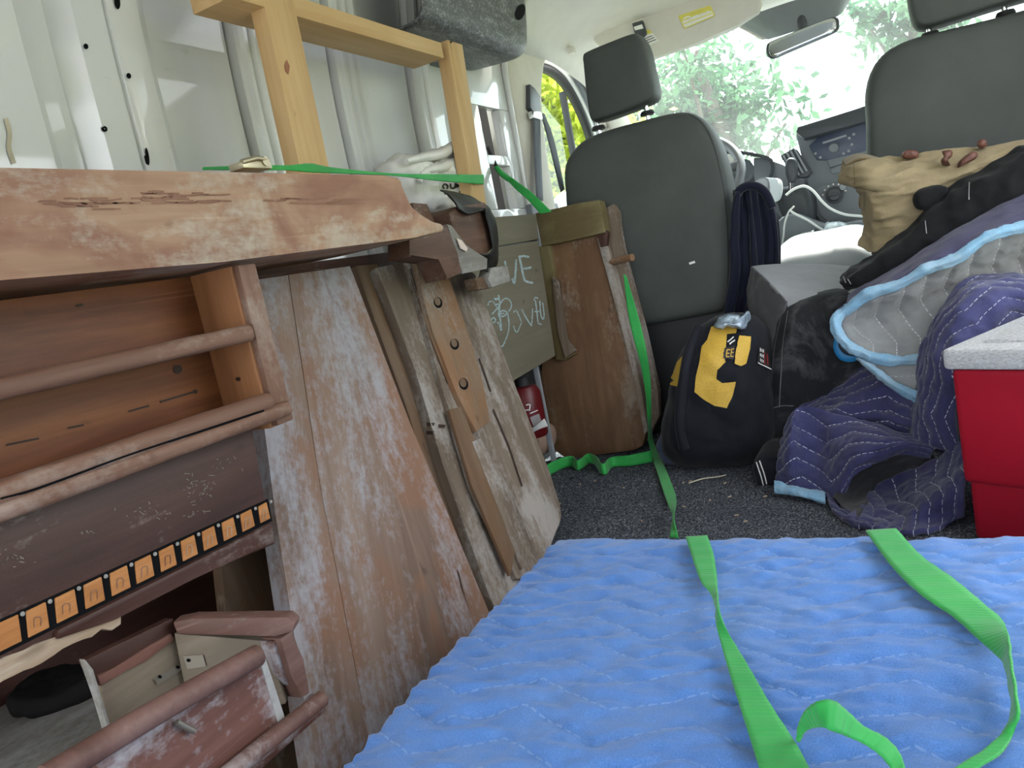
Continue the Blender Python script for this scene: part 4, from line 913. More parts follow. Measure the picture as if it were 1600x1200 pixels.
# ------------------------------------------------------------------ dusty board and drawer at the bottom left
ds = slab('low_board', [(-0.96, -0.10, 0.245), (-0.70, -0.10, 0.245), (-0.70, 0.50, 0.245), (-0.96, 0.50, 0.245)], (0, 0, 1), 0.02, W_DUST, None, (0, 1, 0)); tag(ds, 'grey dust covered board lying below the inlaid panel', 'board')
q = onZ((88, 1085), 0.247)
rg = inflate('black_pad', [q + np.array([0.055 * math.cos(a) * (1 + 0.08 * math.sin(3 * a)), 0.042 * math.sin(a), 0]) for a in np.linspace(0, 2 * math.pi, 16, endpoint=False)], (0, 0, 1), [(1.0, -0.002), (1.02, 0.006), (0.9, 0.016), (0.5, 0.018)], plain('black_felt', (0.012, 0.011, 0.011), 0.95, spec=0.1, bump=0.5, bs=200), None, 40, disp=lambda V: 0.006 * fbm(V, 60, 2)); tag(rg, 'round black felt pad lying on the dusty board', 'pad')
dw = thing('broken_drawer', 'broken dusty wooden drawer with a round front bar, below the inlaid panel', 'drawer', (-0.66, 0.5, 0.14))
A0, A1, A2, A3 = onX((133, 1032), -0.715), onX((270, 966), -0.715), onX((292, 1080), -0.715), onX((170, 1148), -0.715)
E0, E1 = onX((432, 1000), -0.625), onX((470, 1100), -0.625)
slab('back_board', [A0, A1, onX((276, 992), -0.715), onX((152, 1068), -0.715)], (1, 0, 0), 0.012, W_DARK, dw, bevel=0.001)
slab('torn_lip', [onX(p, -0.712) for p in [(152, 1056), (180, 1044), (220, 1018), (268, 990), (272, 1000), (230, 1032), (190, 1052), (158, 1072)]], (1, 0, 0), 0.008, W_DRAW, dw, bevel=0.001)
slab('inner_back', [onX(p, -0.718) for p in [(158, 1070), (272, 990), (296, 1076), (300, 1130), (175, 1170)]], (1, 0, 0), 0.012, W_BEIGE, dw, bevel=0.001)
slab('left_edge', [onX(p, -0.705) for p in [(133, 1030), (146, 1046), (168, 1120), (178, 1150), (172, 1150), (158, 1100)]], (1, 0, 0), 0.01, W_DUST, dw, bevel=0.001)
nE = np.cross(E0 - A1, A2 - A1); nE = nE if nE @ (EYE - A1) > 0 else -nE
pE = (onX((274, 992), -0.712), _unit(nE))
slab('end_panel', [onP(p, *pE) for p in [(272, 990), (420, 1002), (446, 1100), (300, 1130)]], pE[1], 0.012, W_BEIGE, dw, bevel=0.001)
pT = (pE[0] + pE[1] * 0.008, pE[1])
slab('end_top_rail', [onP(p, *pT) for p in [(268, 972), (300, 966), (450, 964), (462, 974), (458, 988), (430, 996), (276, 992)]], pE[1], 0.022, W_BAR, dw, bevel=0.004)
bE = bvh_of(dw.children[-1])
slab('end_post', [onX(p, -0.612) for p in [(438, 998), (458, 984), (474, 1030), (486, 1084), (470, 1092), (456, 1060)]], (1, 0, 0), 0.03, W_BAR, dw, bevel=0.004)
slab('end_post', [onX(p, -0.620) for p in [(424, 1002), (440, 998), (458, 1062), (452, 1072), (440, 1060)]], (1, 0, 0), 0.02, W_DRAW, dw, bevel=0.003)
pFr = (onX((405, 1030), -0.605), _unit(np.array([1.0, 0.05, 0.10])))
slab('front_board', [onP(p, *pFr) for p in [(280, 1100), (400, 1022), (412, 1026), (444, 1130), (300, 1260), (200, 1260), (150, 1190)]], pFr[1], 0.012, W_DRAW, dw, bevel=0.001)
slab('front_edge', [onP(p, *(pFr[0] + pFr[1] * 0.001, pFr[1])) for p in [(404, 1024), (414, 1024), (446, 1122), (436, 1134)]], pFr[1], 0.012, W_DUST, dw, bevel=0.001)
tube('round_bar', [onX((70, 1218), -0.590), onX((235, 1118), -0.592), onX((402, 1024), -0.594)], 0.0108, W_BAR, dw, 12, 20)
slab('bottom_ledge', [onP(p, (-0.6, 0, 0.155), (0.05, 0, 1)) for p in [(440, 1130), (486, 1082), (504, 1084), (508, 1096), (390, 1200), (330, 1240), (300, 1240)]], (0.05, 0, 1), 0.012, W_DRAW, dw, bevel=0.003)
tube('ledge_nosing', [onX((350, 1215), -0.585), onX((430, 1150), -0.588), onX((503, 1092), -0.590)], 0.009, W_BAR, dw, 10, 16)
plain('dull_zinc', (0.25, 0.22, 0.18), 0.5, metal=0.5)
tube('wood_screw', [onP((276, 1128), *(pFr[0] + pFr[1] * 0.004, pFr[1])), onP((304, 1143), *(pFr[0] + pFr[1] * 0.004, pFr[1]))], 0.0026, bpy.data.materials['dull_zinc'], dw, 8, 6)
bvh_e = bvh_of([c_ for c_ in dw.children if c_.name.startswith('end_panel') or c_.name.startswith('inner_back')])
patch('metal_plate', [(287, 1024), (318, 1022), (323, 1040), (294, 1044)], bpy.data.materials['dull_zinc'], dw, bvh_e, 0.002)
patch('metal_plate', [(238, 1060), (280, 1036), (284, 1046), (244, 1070)], bpy.data.materials['dull_zinc'], dw, bvh_e, 0.002)
for p in [(247, 1057), (275, 1042), (296, 1030)]: disc_on('screw_hole', p, 3.2, bvh_e, M_BLACK, dw, 0.8, 0.5, 0.003)

# ------------------------------------------------------------------ leaning planks
pA = lean_plane(-0.85, 0.68, -0.68, 0.0)
def down_to(p, q, z):                     # carry the edge p->q on to height z
    t = (z - p[2]) / (q[2] - p[2]); return p + (q - p) * t
def edge(pix, ztop, zbot, plane):
    a, b = onP(pix[0], *plane), onP(pix[-1], *plane); return [down_to(a, b, ztop)] + [onP(p, *plane) for p in pix[1:-1]] + [down_to(onP(pix[-2], *plane), b, zbot)]
ZT = min(zu - 0.006, 0.672)
pk = thing('wide_plank', 'wide weathered red-grey plank leaning under the bench top beside the shelf rack', 'plank', (-0.68, 0.8, 0.0))
eds = [edge([(392, 500), (430, 800), (470, 1060)], ZT, 0.004, pA), edge([(450, 430), (500, 760), (562, 1080)], ZT, 0.004, pA), edge([(500, 420), (590, 700), (690, 985)], ZT, 0.004, pA), edge([(545, 412), (640, 660), (755, 935)], ZT, 0.004, pA)]
for k in range(3):
    off = pA[1] * (0.0, 0.0012, 0.0004)[k]
    slab('stave', [p + off for p in eds[k]] + [p + off for p in eds[k + 1][::-1]], pA[1], 0.030, W_PLANK, pk, pA[1] * 0 + (eds[k][-1] - eds[k][0]), bevel=0.0003, seg=1)
bvA = bvh_of(list(pk.children))
patch('crack', [(713, 888), (717, 897), (724, 925), (734, 958), (728, 940), (720, 918)], M_KNOT, pk, bvA, 0.001)
pA2 = lean_plane(-0.92, 0.60, -0.80, 0.0)
b2 = slab('rear_plank', [down_to(onP((345, 880), *pA2), onP((380, 1200), *pA2), 0.45), down_to(onP((430, 850), *pA2), onP((480, 1180), *pA2), 0.45), down_to(onP((430, 850), *pA2), onP((480, 1180), *pA2), 0.0), down_to(onP((345, 880), *pA2), onP((380, 1200), *pA2), 0.0)], pA2[1], 0.02, W_BROWN, None, (0, 0, 1)); tag(b2, 'short brown plank standing in shade behind the broken drawer', 'plank')
# board with batten and three holes
pB = lean_plane(-0.90, 0.68, -0.72, 0.0)
pk2 = thing('drilled_trestle_board', 'grey-brown trestle board leaning with a tan batten pierced by three holes', 'trestle', (-0.75, 1.2, 0.0))
def offp(pl, d): return (pl[0] + pl[1] * d, pl[1])
gA = down_to(onP((640, 430), *pB), onP((760, 760), *pB), 0) - onP((640, 430), *pB)
def bl(name, pix, d, th, mat, bev=0.003, floor=False):
    pts = [onP(p, *offp(pB, d)) for p in pix]
    return slab(name, pts, pB[1], th, mat, pk2, gA, bevel=bev)
bl('left_board', [(588, 418), (634, 408), (690, 600), (738, 760), (808, 900), (850, 990), (810, 1020), (766, 935), (690, 720), (648, 575)], -0.012, 0.022, W_GREYB)
bl('inner_board', [(555, 415), (590, 412), (652, 575), (690, 720), (770, 945), (740, 990), (640, 650)], -0.034, 0.02, W_BROWN)
bl('main_board', [(634, 400), (690, 398), (743, 428), (800, 590), (858, 735), (876, 790), (878, 806), (874, 822), (864, 836), (846, 900), (808, 905), (738, 760), (690, 600)], 0.0, 0.03, W_GREYB, 0.004)
bt_ = bl('batten', [(648, 400), (692, 402), (714, 470), (738, 538), (755, 600), (766, 658), (745, 674), (716, 620), (700, 580), (676, 518), (660, 460)], 0.012, 0.014, W_BATTEN, 0.002)
bl('slat', [(702, 640), (722, 634), (762, 740), (806, 862), (798, 900), (786, 872), (738, 760)], 0.006, 0.008, W_BROWN, 0.002)
bl('slat', [(738, 690), (752, 684), (800, 770), (838, 868), (816, 890), (790, 822)], 0.007, 0.009, W_GREYB, 0.002)
bvb = bvh_of(bt_)
for p, r in (((684, 473), 6.5), ((710, 538), 6.5), ((724, 600), 7)):
    h = disc_on('peg_hole', p, r, bvb, M_BLACK, pk2, 1.35, -0.25, 0.001); disc_on('hole_lining', (p[0] - 1.2, p[1] - 1.5), r * 0.72, bvb, W_BROWN, h, 1.4, -0.25, 0.0015)
bvm = bvh_of([c_ for c_ in pk2.children if c_.name.startswith('main_board') or c_.name.startswith('left_board')])
stroke('crack', [[(748, 560), (766, 612)], [(770, 640), (795, 700), (815, 760)], [(640, 420), (670, 520), (700, 600)]], 3.0, M_KNOT, pk2, bvm, 0.001)
for p in [(673, 663), (690, 666), (672, 676)]: patch('notch', [(p[0] - 6, p[1] - 3), (p[0] + 6, p[1] - 2), (p[0] + 4, p[1] + 3), (p[0] - 5, p[1] + 3)], M_KNOT, pk2, bvm, 0.001)

# ------------------------------------------------------------------ wooden vice jaws with black tarpaulin
vc = thing('wooden_vice', 'brown wooden vice jaws jutting out past the bench top end', 'vice', onX((720, 430), -0.80))
def vb_(name, pix, x, th, mat, bev=0.004, n=(1, 0, 0), grain=(0, 1, 0)): return slab(name, [onX(p, x) for p in pix], n, th, mat, vc, grain, bevel=bev)
W_VICE = wood('brown_vice_wood', (0.06, 0.03, 0.02), (0.12, 0.062, 0.042), (0.19, 0.11, 0.08), (0.32, 0.27, 0.23), 0.45, 0.6)
vb_('upper_jaw', [(702, 333), (716, 322), (758, 316), (764, 330), (772, 386), (762, 396), (738, 400), (712, 372)], -0.80, 0.10, W_VICE)
vb_('rear_block', [(645, 316), (668, 318), (676, 344), (690, 346), (690, 372), (655, 372)], -0.84, 0.05, W_VICE)
vb_('lower_jaw', [(640, 366), (684, 350), (699, 352), (716, 396), (722, 426), (698, 437), (686, 402), (640, 402)], -0.775, 0.05, W_VICE)
vb_('jaw_plate', [(698, 350), (706, 352), (728, 384), (762, 404), (761, 420), (722, 428), (714, 396)], -0.783, 0.02, W_DUST, 0.002)
vb_('bracket_block', [(768, 418), (794, 414), (798, 440), (770, 449), (763, 436)], -0.80, 0.03, W_DUST, 0.004)
vb_('bracket_foot', [(742, 434), (766, 430), (769, 450), (748, 453)], -0.81, 0.03, W_BROWN, 0.004)
vb_('torn_paper', [(714, 372), (722, 376), (731, 388), (729, 393), (720, 388)], -0.778, 0.002, plain('pinkish_paper', (0.72, 0.58, 0.52), 0.8), 0)
M_TARP = fabric('black_tarpaulin', (0.006, 0.006, 0.006), (0.014, 0.014, 0.014), 300, 0.5, dust=(0.10, 0.095, 0.085), dust_lo=0.60, sheen=0.0, spec=0.3)
tp = thing('black_tarpaulin', 'scrap of black tarpaulin hanging over the wooden vice', 'tarpaulin', onX((760, 420), -0.78))
X1, X2 = -0.83, -0.785
G = loft([[onX((688, 295), -0.86), onX((712, 300), -0.86), onX((740, 308), -0.86), onX((763, 322), -0.85)], [onX((700, 303), -0.82), onX((722, 310), -0.82), onX((745, 318), -0.82), onX((764, 325), -0.82)], [onX((716, 322), -0.79), onX((730, 333), -0.788), onX((748, 330), -0.788), onX((763, 328), -0.79)]], 30, 16)
sheet('top_flap', G, M_TARP, tp, 0.003, lambda u, v, P: 0.004 * fbm(P, 30, 1))
G = loft([[onX((757, 326), X2), onX((765, 355), X2), onX((770, 395), X2), onX((735, 402), X2), onX((740, 420), X2)], [onX((762, 324), -0.80), onX((772, 350), -0.80), onX((775, 395), -0.80), onX((760, 412), -0.80), onX((762, 424), -0.80)], [onX((765, 324), -0.84), onX((776, 350), -0.84), onX((778, 396), -0.84), onX((776, 415), -0.84), onX((768, 426), -0.84)]], 40, 12)
sheet('side_drop', G, M_TARP, tp, 0.003, lambda u, v, P: 0.005 * fbm(P, 40, 3))

# ------------------------------------------------------------------ white shopping bag behind the frame
M_BAG = plain('white_plastic_bag', (0.78, 0.76, 0.73), 0.35, spec=0.5, var=0.08, scale=20)
bg = thing('shopping_bag', 'crumpled white plastic shopping bag with black print behind the pine stud', 'plastic bag', onX((690, 325), -0.99))
bo = [(621, 262), (624, 246), (640, 238), (668, 236), (690, 232), (712, 222), (726, 226), (738, 242), (748, 268), (756, 300), (752, 330), (700, 345), (652, 340), (640, 310), (630, 285)]
cB = onX((690, 285), -0.96)
body = inflate('bag_body', [onX(p, -0.975) for p in bo], (-1, 0, 0), [(0.35, -0.030), (0.7, -0.022), (0.92, 0.0), (1.0, 0.03), (0.9, 0.07), (0.6, 0.09)], M_BAG, bg, 90, disp=lambda V: 0.055 * (0.14 - np.abs(fbm(V, 16, 7, 2))) + 0.022 * (0.12 - np.abs(fbm(V, 48, 2, 2))))
tube('bag_handle', [onX(p, -0.95) for p in [(655, 285), (664, 268), (690, 262), (716, 250), (722, 236), (712, 228), (690, 240), (660, 246), (634, 252)]], 0.012, M_BAG, bg, 10, 40, [0.5, 1, 1.2, 1, 0.6])
bvg = bvh_of(body)
stroke('bag_print', [[(693, 296), (691, 291), (695, 288), (699, 292), (697, 296)], [(703, 287), (704, 294), (708, 295), (711, 292), (711, 286)], [(714, 294), (713, 287), (716, 292), (719, 286), (720, 293)], [(723, 287), (724, 293)], [(722, 287), (728, 287), (725, 290), (729, 292), (724, 293)], [(694, 304), (700, 301), (704, 306)], [(702, 308), (708, 306), (710, 310)]], 2.8, M_RUBBER, bg, bvg, 0.002)
patch('print_block', [(716, 300), (728, 290), (734, 296), (736, 312), (730, 316)], M_RUBBER, bg, bvg, 0.002)

# ------------------------------------------------------------------ bench end against the driver seat, with the chalked side panel
pF = planeY(2.115, 0.10)
be = thing('bench_end', 'brown tapered bench end leaning on the driver seat, joined to a chalk-scribbled panel', 'bench end', (-0.86, 2.12, 0.0))
def fb(name, pix, d, th, mat, bev=0.004, grain=(0, 0, 1)): return slab(name, [onP(p, pF[0] + pF[1] * d, pF[1]) for p in pix], pF[1], th, mat, be, grain, bevel=bev)
fb('leg_board', [(846, 372), (940, 352), (952, 400), (985, 540), (1006, 650), (1009, 680), (1004, 697), (990, 704), (900, 716), (880, 714), (864, 702), (856, 682), (844, 580), (856, 480)], 0.0, 0.032, W_LEG, 0.006)
cb_ = fb('cap_block', [(836, 333), (900, 318), (936, 312), (940, 330), (946, 364), (890, 376), (846, 386)], 0.022, 0.05, W_OLIVE, 0.004, (1, 0, 0))
fb('upright_batten', [(838, 386), (858, 382), (868, 440), (876, 520), (880, 545), (900, 553), (882, 564), (868, 562), (850, 470)], 0.020, 0.03, W_OLIVE, 0.004)
fb('batten_face', [(862, 432), (872, 440), (884, 530), (900, 548), (882, 560), (872, 520)], 0.028, 0.012, W_GREYB, 0.003)
fb('edge_strip', [(932, 372), (944, 368), (958, 420), (984, 520), (1004, 620), (1012, 672), (1006, 680), (1000, 640), (976, 530)], 0.006, 0.034, W_GREYB, 0.003)
fb('rear_board', [(938, 330), (958, 318), (966, 330), (968, 370), (976, 400), (1008, 520), (1028, 610), (1030, 650), (1010, 690), (1006, 640), (960, 420)], -0.036, 0.03, W_GREYB, 0.004)
fb('iron_catch', [(930, 348), (940, 342), (944, 358), (950, 362), (948, 384), (938, 386), (934, 370)], 0.014, 0.02, W_DARK, 0.003)
pg_a, pg_b = onP((958, 409), pF[0], pF[1]), onP((988, 402), pF[0] + pF[1] * 0.03, pF[1])
tube('peg', [pg_a - (pg_b - pg_a) * 0.5, pg_b], 0.0105, W_BATTEN, be, 10, 8)
XP = -0.955
sp = slab('side_panel', [onX(p, XP) for p in [(690, 398), (768, 388), (841, 376), (868, 556), (800, 596), (770, 612), (700, 640)]], (1, 0, 0), 0.018, W_CHALK, be, (0, 1, 0), bevel=0.002)
sp2 = slab('upper_rail', [onX(p, XP) for p in [(735, 342), (765, 340), (838, 334), (842, 374), (768, 386), (738, 388)]], (1, 0, 0), 0.018, W_CHALK, be, (0, 1, 0), bevel=0.002)
bvP = bvh_of([sp, sp2])
N = NT('pale_blue_chalk'); cm = N.ramp(N.noise(N.coord(rnd=False), 400, 3, 0.7), [(0.36, 0.25), (0.56, 0.95)])
N.put(N.b.inputs['Alpha'], cm); M_CHALK = N.fin((0.52, 0.66, 0.70), 0.95)
k_ = lambda L: [(750 + x * 0.15, 380 + y * 0.15) for x, y in L]
stroke('chalk_letter', [k_([(255, 185), (268, 235)]), k_([(330, 370), (355, 420)]), k_([(375, 170), (368, 300), (356, 425)])], 3.2, M_CHALK, sp, bvP, 0.0008)
stroke('chalk_letter', [k_([(405, 130), (420, 200), (440, 300), (462, 390)]), k_([(410, 140), (460, 135), (508, 145)]), k_([(450, 265), (490, 262), (530, 252)]), k_([(462, 390), (500, 405), (550, 415)])], 3.4, M_CHALK, sp, bvP, 0.0008)
stroke('chalk_heart', [k_([(80, 650), (90, 615), (130, 605), (160, 650), (185, 690)]), k_([(195, 690), (215, 620), (260, 575), (310, 600), (325, 660), (295, 710)]), k_([(285, 730), (300, 850), (285, 950), (230, 1075), (190, 1050)])], 2.0, M_CHALK, sp, bvP, 0.0008)
stroke('chalk_scribble', [k_([(150, 640), (200, 640), (160, 700), (120, 740)]), k_([(190, 540), (205, 640), (190, 740), (215, 800)]), k_([(200, 720), (240, 700), (280, 730), (230, 765), (200, 740), (250, 730)]), k_([(110, 800), (140, 775), (160, 810), (125, 830), (110, 800)]), k_([(180, 820), (205, 860), (220, 915), (215, 850), (205, 780)]), k_([(140, 575), (195, 580), (150, 590)])], 2.4, M_CHALK, sp, bvP, 0.0008)
stroke('chalk_letter', [k_([(345, 720), (375, 700), (400, 750), (430, 820)]), k_([(345, 860), (380, 930), (430, 830)])], 1.6, M_CHALK, sp, bvP, 0.0008)
stroke('chalk_letter', [k_([(432, 690), (480, 780), (535, 865)]), k_([(545, 680), (540, 800), (530, 860)])], 2.0, M_CHALK, sp, bvP, 0.0008)
stroke('chalk_letter', [k_([(560, 600), (575, 560), (600, 580)]), k_([(575, 600), (590, 720), (605, 830), (640, 845)]), k_([(565, 715), (615, 710)]), k_([(620, 600), (630, 740), (655, 795), (665, 740), (650, 620)])], 2.0, M_CHALK, sp, bvP, 0.0008)
# things in the gap below the panel
rc = thing('red_canister', 'red canister with a grey label in the gap under the chalked panel', 'canister', onY((828, 665), 1.97) * [1, 1, 0] + [0, 0, 0.06])
q = onY((830, 640), 1.97)
cn = lathe('canister_body', [(0.042, 0), (0.046, 0.006), (0.046, 0.13), (0.036, 0.15), (0.02, 0.155)], plain('red_can_paint', (0.13, 0.006, 0.010), 0.4), rc, (q[0] - 0.01, 1.97, q[2] - 0.08))
lathe('canister_cap', [(0.022, 0), (0.022, 0.025), (0.018, 0.03)], M_RUBBER, rc, (q[0] - 0.01, 1.97, q[2] + 0.073))
bvC = bvh_of(cn)
patch('canister_label', [(828, 652), (842, 646), (846, 660), (833, 666)], plain('grey_print', (0.30, 0.27, 0.28), 0.5), rc, bvC, 0.001)
stroke('canister_print', [[(822, 633), (828, 632), (827, 642)], [(817, 642), (826, 640)], [(828, 646), (840, 641)]], 1.6, M_LABW, rc, bvC, 0.001)
pb = thing('peach_bundle', 'peach coloured rounded bundle with a white edge on the floor behind the bench end', 'bundle', onY((842, 705), 1.95) * [1, 1, 0])
inflate('bundle_body', [onY(p, 2.06) for p in [(814, 690), (820, 677), (834, 670), (850, 668), (859, 678), (860, 698), (850, 711), (828, 708)]], (0, 1, 0), [(0.5, -0.03), (0.9, -0.01), (1.0, 0.02), (0.9, 0.06)], plain('peach_cloth', (0.36, 0.24, 0.18), 0.8), pb, 40)
sheet('white_edge', loft([D((826, 672, 1.92), (838, 664, 1.915), (850, 654, 1.92)), D((829, 678, 1.92), (842, 671, 1.915), (856, 666, 1.92))], 16, 5), M_LABW, pb, 0.004)
vp_ = onY((844, 610), 2.05); tag(box('white_strut', (vp_[0] - 0.008, 2.045, 0.0), (vp_[0] + 0.008, 2.055, vp_[2] + 0.09), M_LGREY, None, bevel=0.002), 'narrow pale grey strut upright beside the red canister', 'strut')
# ================================================================== blue padded blanket in the foreground
PZ = 0.20
M_PAD = quilt('blue_moving_pad', (0.072, 0.185, 0.50), (0.105, 0.245, 0.59), (0.40, 0.55, 0.82), 0.046, 0.040, 0.085, fade=(0.15, 0.25, 0.47), sw=0.05, stv=0.25, dash=90, patchy=0.15)
sec = [(-0.536, 0.004), (-0.541, 0.06), (-0.540, 0.12), (-0.534, 0.165), (-0.518, 0.19), (-0.49, PZ), (-0.3, PZ), (0.0, PZ), (0.3, PZ), (0.57, PZ), (0.592, 0.185), (0.600, 0.15), (0.602, 0.08), (0.602, 0.004)]
S = crv([(a, b, 0) for a, b in sec], 380)[:, :2]
ends = [(-0.28, 1.0)] + [(y, 1.0) for y in np.linspace(-0.27, 0.985, 300)] + [(1.003, 0.985), (1.014, 0.95), (1.020, 0.88), (1.022, 0.75), (1.023, 0.5), (1.023, 0.02)]
G = np.array([[(x, y, max(0.002, z * k)) for x, z in S] for y, k in ends])
gv = groove(0.046, 0.040, 0.085, 0.0024, 0.005)
def pad_disp(u, v, P):
    base = gv(u, v, P)
    # stitching pulls the cloth into irregular puckers; shallow sags between
    puck = 0.0075 * fbm(P * [0.8, 1.9, 1], 40, 3, 4) + 0.0085 * (0.3 - np.abs(fbm(P * [0.7, 2.0, 1], 16, 9))) + 0.011 * fbm(P, 3.2, 1, 2)
    flat = np.clip(P[..., 2] / PZ, 0, 1) ** 2
    return (base + puck * 0.8) * (0.35 + 0.65 * flat)
pad = sheet('moving_pad', G, M_PAD, None, 0.004, pad_disp, face_cam=False)
tag(pad, 'bright blue quilted moving pad spread flat over a low load', 'moving pad')

# ================================================================== green tie-down straps
def strap_mat():
    N = NT('green_webbing'); w = N.n('ShaderNodeTexWave', wave_type='BANDS', bands_direction='X'); N.put(w.inputs[0], N.coord('UV', rnd=False)); w.inputs['Scale'].default_value = 55; w.inputs['Distortion'].default_value = 1.5
    a = N.noise(N.coord('UV', rnd=False), 9, 4, 0.6)
    c = N.ramp(a, [(0.3, (0.012, 0.30, 0.055)), (0.7, (0.045, 0.44, 0.085))])
    c = N.mix(N.ramp(N.noise(N.coord('UV', rnd=False), 6, 5, 0.7), [(0.62, 0.0), (0.8, 0.6)]), c, (0.07, 0.17, 0.05))
    return N.fin(c, 0.6, N.bump(w.outputs[0], 0.22, 0.001), spec=0.35, Sheen_Weight=0.2)
M_GREEN = strap_mat()
def ribbon(name, e1, e2, parent=None, nu=90, th=0.0022):
    return sheet(name, loft([e1, e2], nu, 7), M_GREEN, parent, th, lambda u, v, P: 0.0003 * np.sin(u * 900))
z_ = PZ + 0.010
padL = lambda P, z=z_: [onZ(p, z) if len(p) == 2 else onZ(p[:2], p[2]) for p in P]
st1 = thing('tie_down_strap', 'green tie-down strap running from the bench end down over the blue pad', 'strap', onZ((1046, 838), 0.01))
seg_a = [onY((974, 428), 2.075), onY((983, 500), 2.065), onY((1003, 580), 2.055), onY((1012, 650), 2.04), onZ((1015, 694), 0.022), onZ((1028, 742), 0.012), onZ((1044, 790), 0.014), onZ((1050, 806), 0.020), onZ((1046, 838), 0.02)]
seg_b = [onY((979, 432), 2.075), onY((1004, 520), 2.065), onY((1016, 590), 2.05), onY((1017, 645), 2.035), onZ((1022, 690), 0.018), onZ((1040, 732), 0.012), onZ((1056, 776), 0.018), onZ((1052, 807), 0.035), onZ((1060, 840), 0.02)]
ribbon('lower_run', seg_a, seg_b, st1)
g_a = padL([(1071, 838, 0.212), (1080, 866), (1094, 905), (1110, 928), (1117, 950, z_ + 0.004), (1118, 972, z_ + 0.004), (1128, 1010), (1140, 1052), (1160, 1115), (1182, 1185), (1192, 1220)])
g_b = padL([(1105, 836, 0.212), (1115, 866), (1120, 900), (1120, 928, z_ + 0.008), (1121, 948, z_ + 0.014), (1126, 968, z_ + 0.010), (1146, 1002), (1168, 1038), (1204, 1100), (1246, 1165), (1275, 1220)])
ribbon('pad_run', g_a, g_b, st1)
gap_a = [onZ((1046, 838), 0.02), onZ((1071, 840), 0.195)]
fl = [(1020, 722), (985, 728), (958, 730), (948, 741), (938, 740), (930, 728), (922, 724), (912, 731), (902, 735), (893, 729), (880, 732), (868, 738), (854, 746)]
lo_ = crv([onZ(p, 0.005) for p in fl], 60); hi2 = lo_ + np.array([0, 0.006, 0.030]) + 0.004 * np.stack([np.sin(np.linspace(0, 18, 60)), 0 * lo_[:, 1], 0.5 * np.cos(np.linspace(0, 14, 60))], 1)
ft = thing('loose_strap_end', 'loose green strap end curled on the carpet along the bench end foot', 'strap', onZ((940, 735), 0.0))
sheet('webbing', np.stack([lo_ * (1 - t) + hi2 * t for t in np.linspace(0, 1, 5)]), M_GREEN, ft, 0.0022)
st2 = thing('tie_down_strap', 'green strap curving across the far corner of the blue pad and back', 'strap', onZ((1460, 940), PZ))
h_a = padL([(1352, 828, 0.212), (1394, 884), (1440, 928), (1490, 962), (1530, 1000), (1560, 1028), (1569, 1042, z_ + 0.004), (1576, 1080), (1579, 1108), (1568, 1140), (1540, 1168), (1490, 1200), (1460, 1220)])
h_b = padL([(1400, 825, 0.212), (1440, 868), (1488, 902), (1540, 945), (1566, 968), (1574, 990, z_ + 0.014), (1577, 1030, z_ + 0.022), (1584, 1075, z_ + 0.020), (1589, 1118, z_ + 0.014), (1584, 1146), (1562, 1176), (1516, 1205), (1490, 1225)])
ribbon('webbing', h_a, h_b, st2)
st3 = thing('tie_down_strap', 'arched green strap tail rising off the blue pad beside the straight strap', 'strap', onZ((1300, 1150), PZ))
k_a = padL([(1244, 1158), (1246, 1136, z_ + 0.01), (1256, 1112, z_ + 0.03), (1276, 1096, z_ + 0.045), (1302, 1094, z_ + 0.045), (1326, 1112, z_ + 0.035), (1350, 1134, z_ + 0.022), (1384, 1152, z_ + 0.012), (1406, 1176, z_ + 0.004), (1418, 1212)])
k_b = padL([(1248, 1160), (1254, 1146, z_ + 0.008), (1270, 1138, z_ + 0.02), (1288, 1137, z_ + 0.034), (1306, 1143, z_ + 0.032), (1328, 1152, z_ + 0.022), (1352, 1162, z_ + 0.014), (1376, 1178, z_ + 0.008), (1392, 1198, z_ + 0.002), (1398, 1222)])
ribbon('webbing', k_a, k_b, st3)
XT = -0.86
st4 = thing('tie_down_strap', 'green strap with metal ratchet along the back of the bench top to the pine stud', 'strap', onX((500, 265), XT))
ribbon('webbing', [onX(p, x) for p, x in (((318, 261), -0.848), ((400, 258), -0.85), ((450, 258), -0.85), ((485, 255), -0.85), ((510, 260), -0.85), ((560, 266), -0.85), ((620, 271), -0.86), ((690, 272), -0.88), ((756, 273), -0.892))], [onX(p, x) for p, x in (((318, 265), -0.848), ((400, 266), -0.85), ((450, 266), -0.85), ((485, 268), -0.84), ((510, 269), -0.84), ((560, 271), -0.845), ((620, 275), -0.86), ((690, 283), -0.88), ((756, 288), -0.892))], st4)
rt = onX((392, 262), -0.80)
rk = box('ratchet', rt - [0.014, 0.028, 0.004], rt + [0.014, 0.028, 0.006], plain('zinc_yellow_steel', (0.50, 0.44, 0.32), 0.4, metal=0.8), st4, bevel=0.002)
tube('ratchet_spool', [rt + [-0.014, 0.016, 0.006], rt + [0.016, 0.016, 0.006]], 0.007, bpy.data.materials['zinc_yellow_steel'], rk, 10)
tube('ratchet_handle', [rt + [0.012, -0.028, 0.004], rt + [0.014, 0.0, 0.010], rt + [0.012, 0.024, 0.008]], 0.004, bpy.data.materials['zinc_yellow_steel'], rk, 8)
st5 = thing('tie_down_strap', 'green strap hooked into the white body post, slanting to the bench end', 'strap', onY((800, 285), 2.2))
ribbon('webbing', D((770, 255, 2.17), (789, 270, 2.16), (808, 284, 2.15), (832, 302, 2.145), (862, 331, 2.14)), D((774, 262, 2.17), (791, 280, 2.16), (806, 296, 2.15), (824, 312, 2.145), (844, 334, 2.14)), st5)
tube('hook', [onY((763, 231), 2.21), onY((768, 243), 2.19), onY((775, 259), 2.17)], 0.006, M_RUBBER, st5, 8, 10)
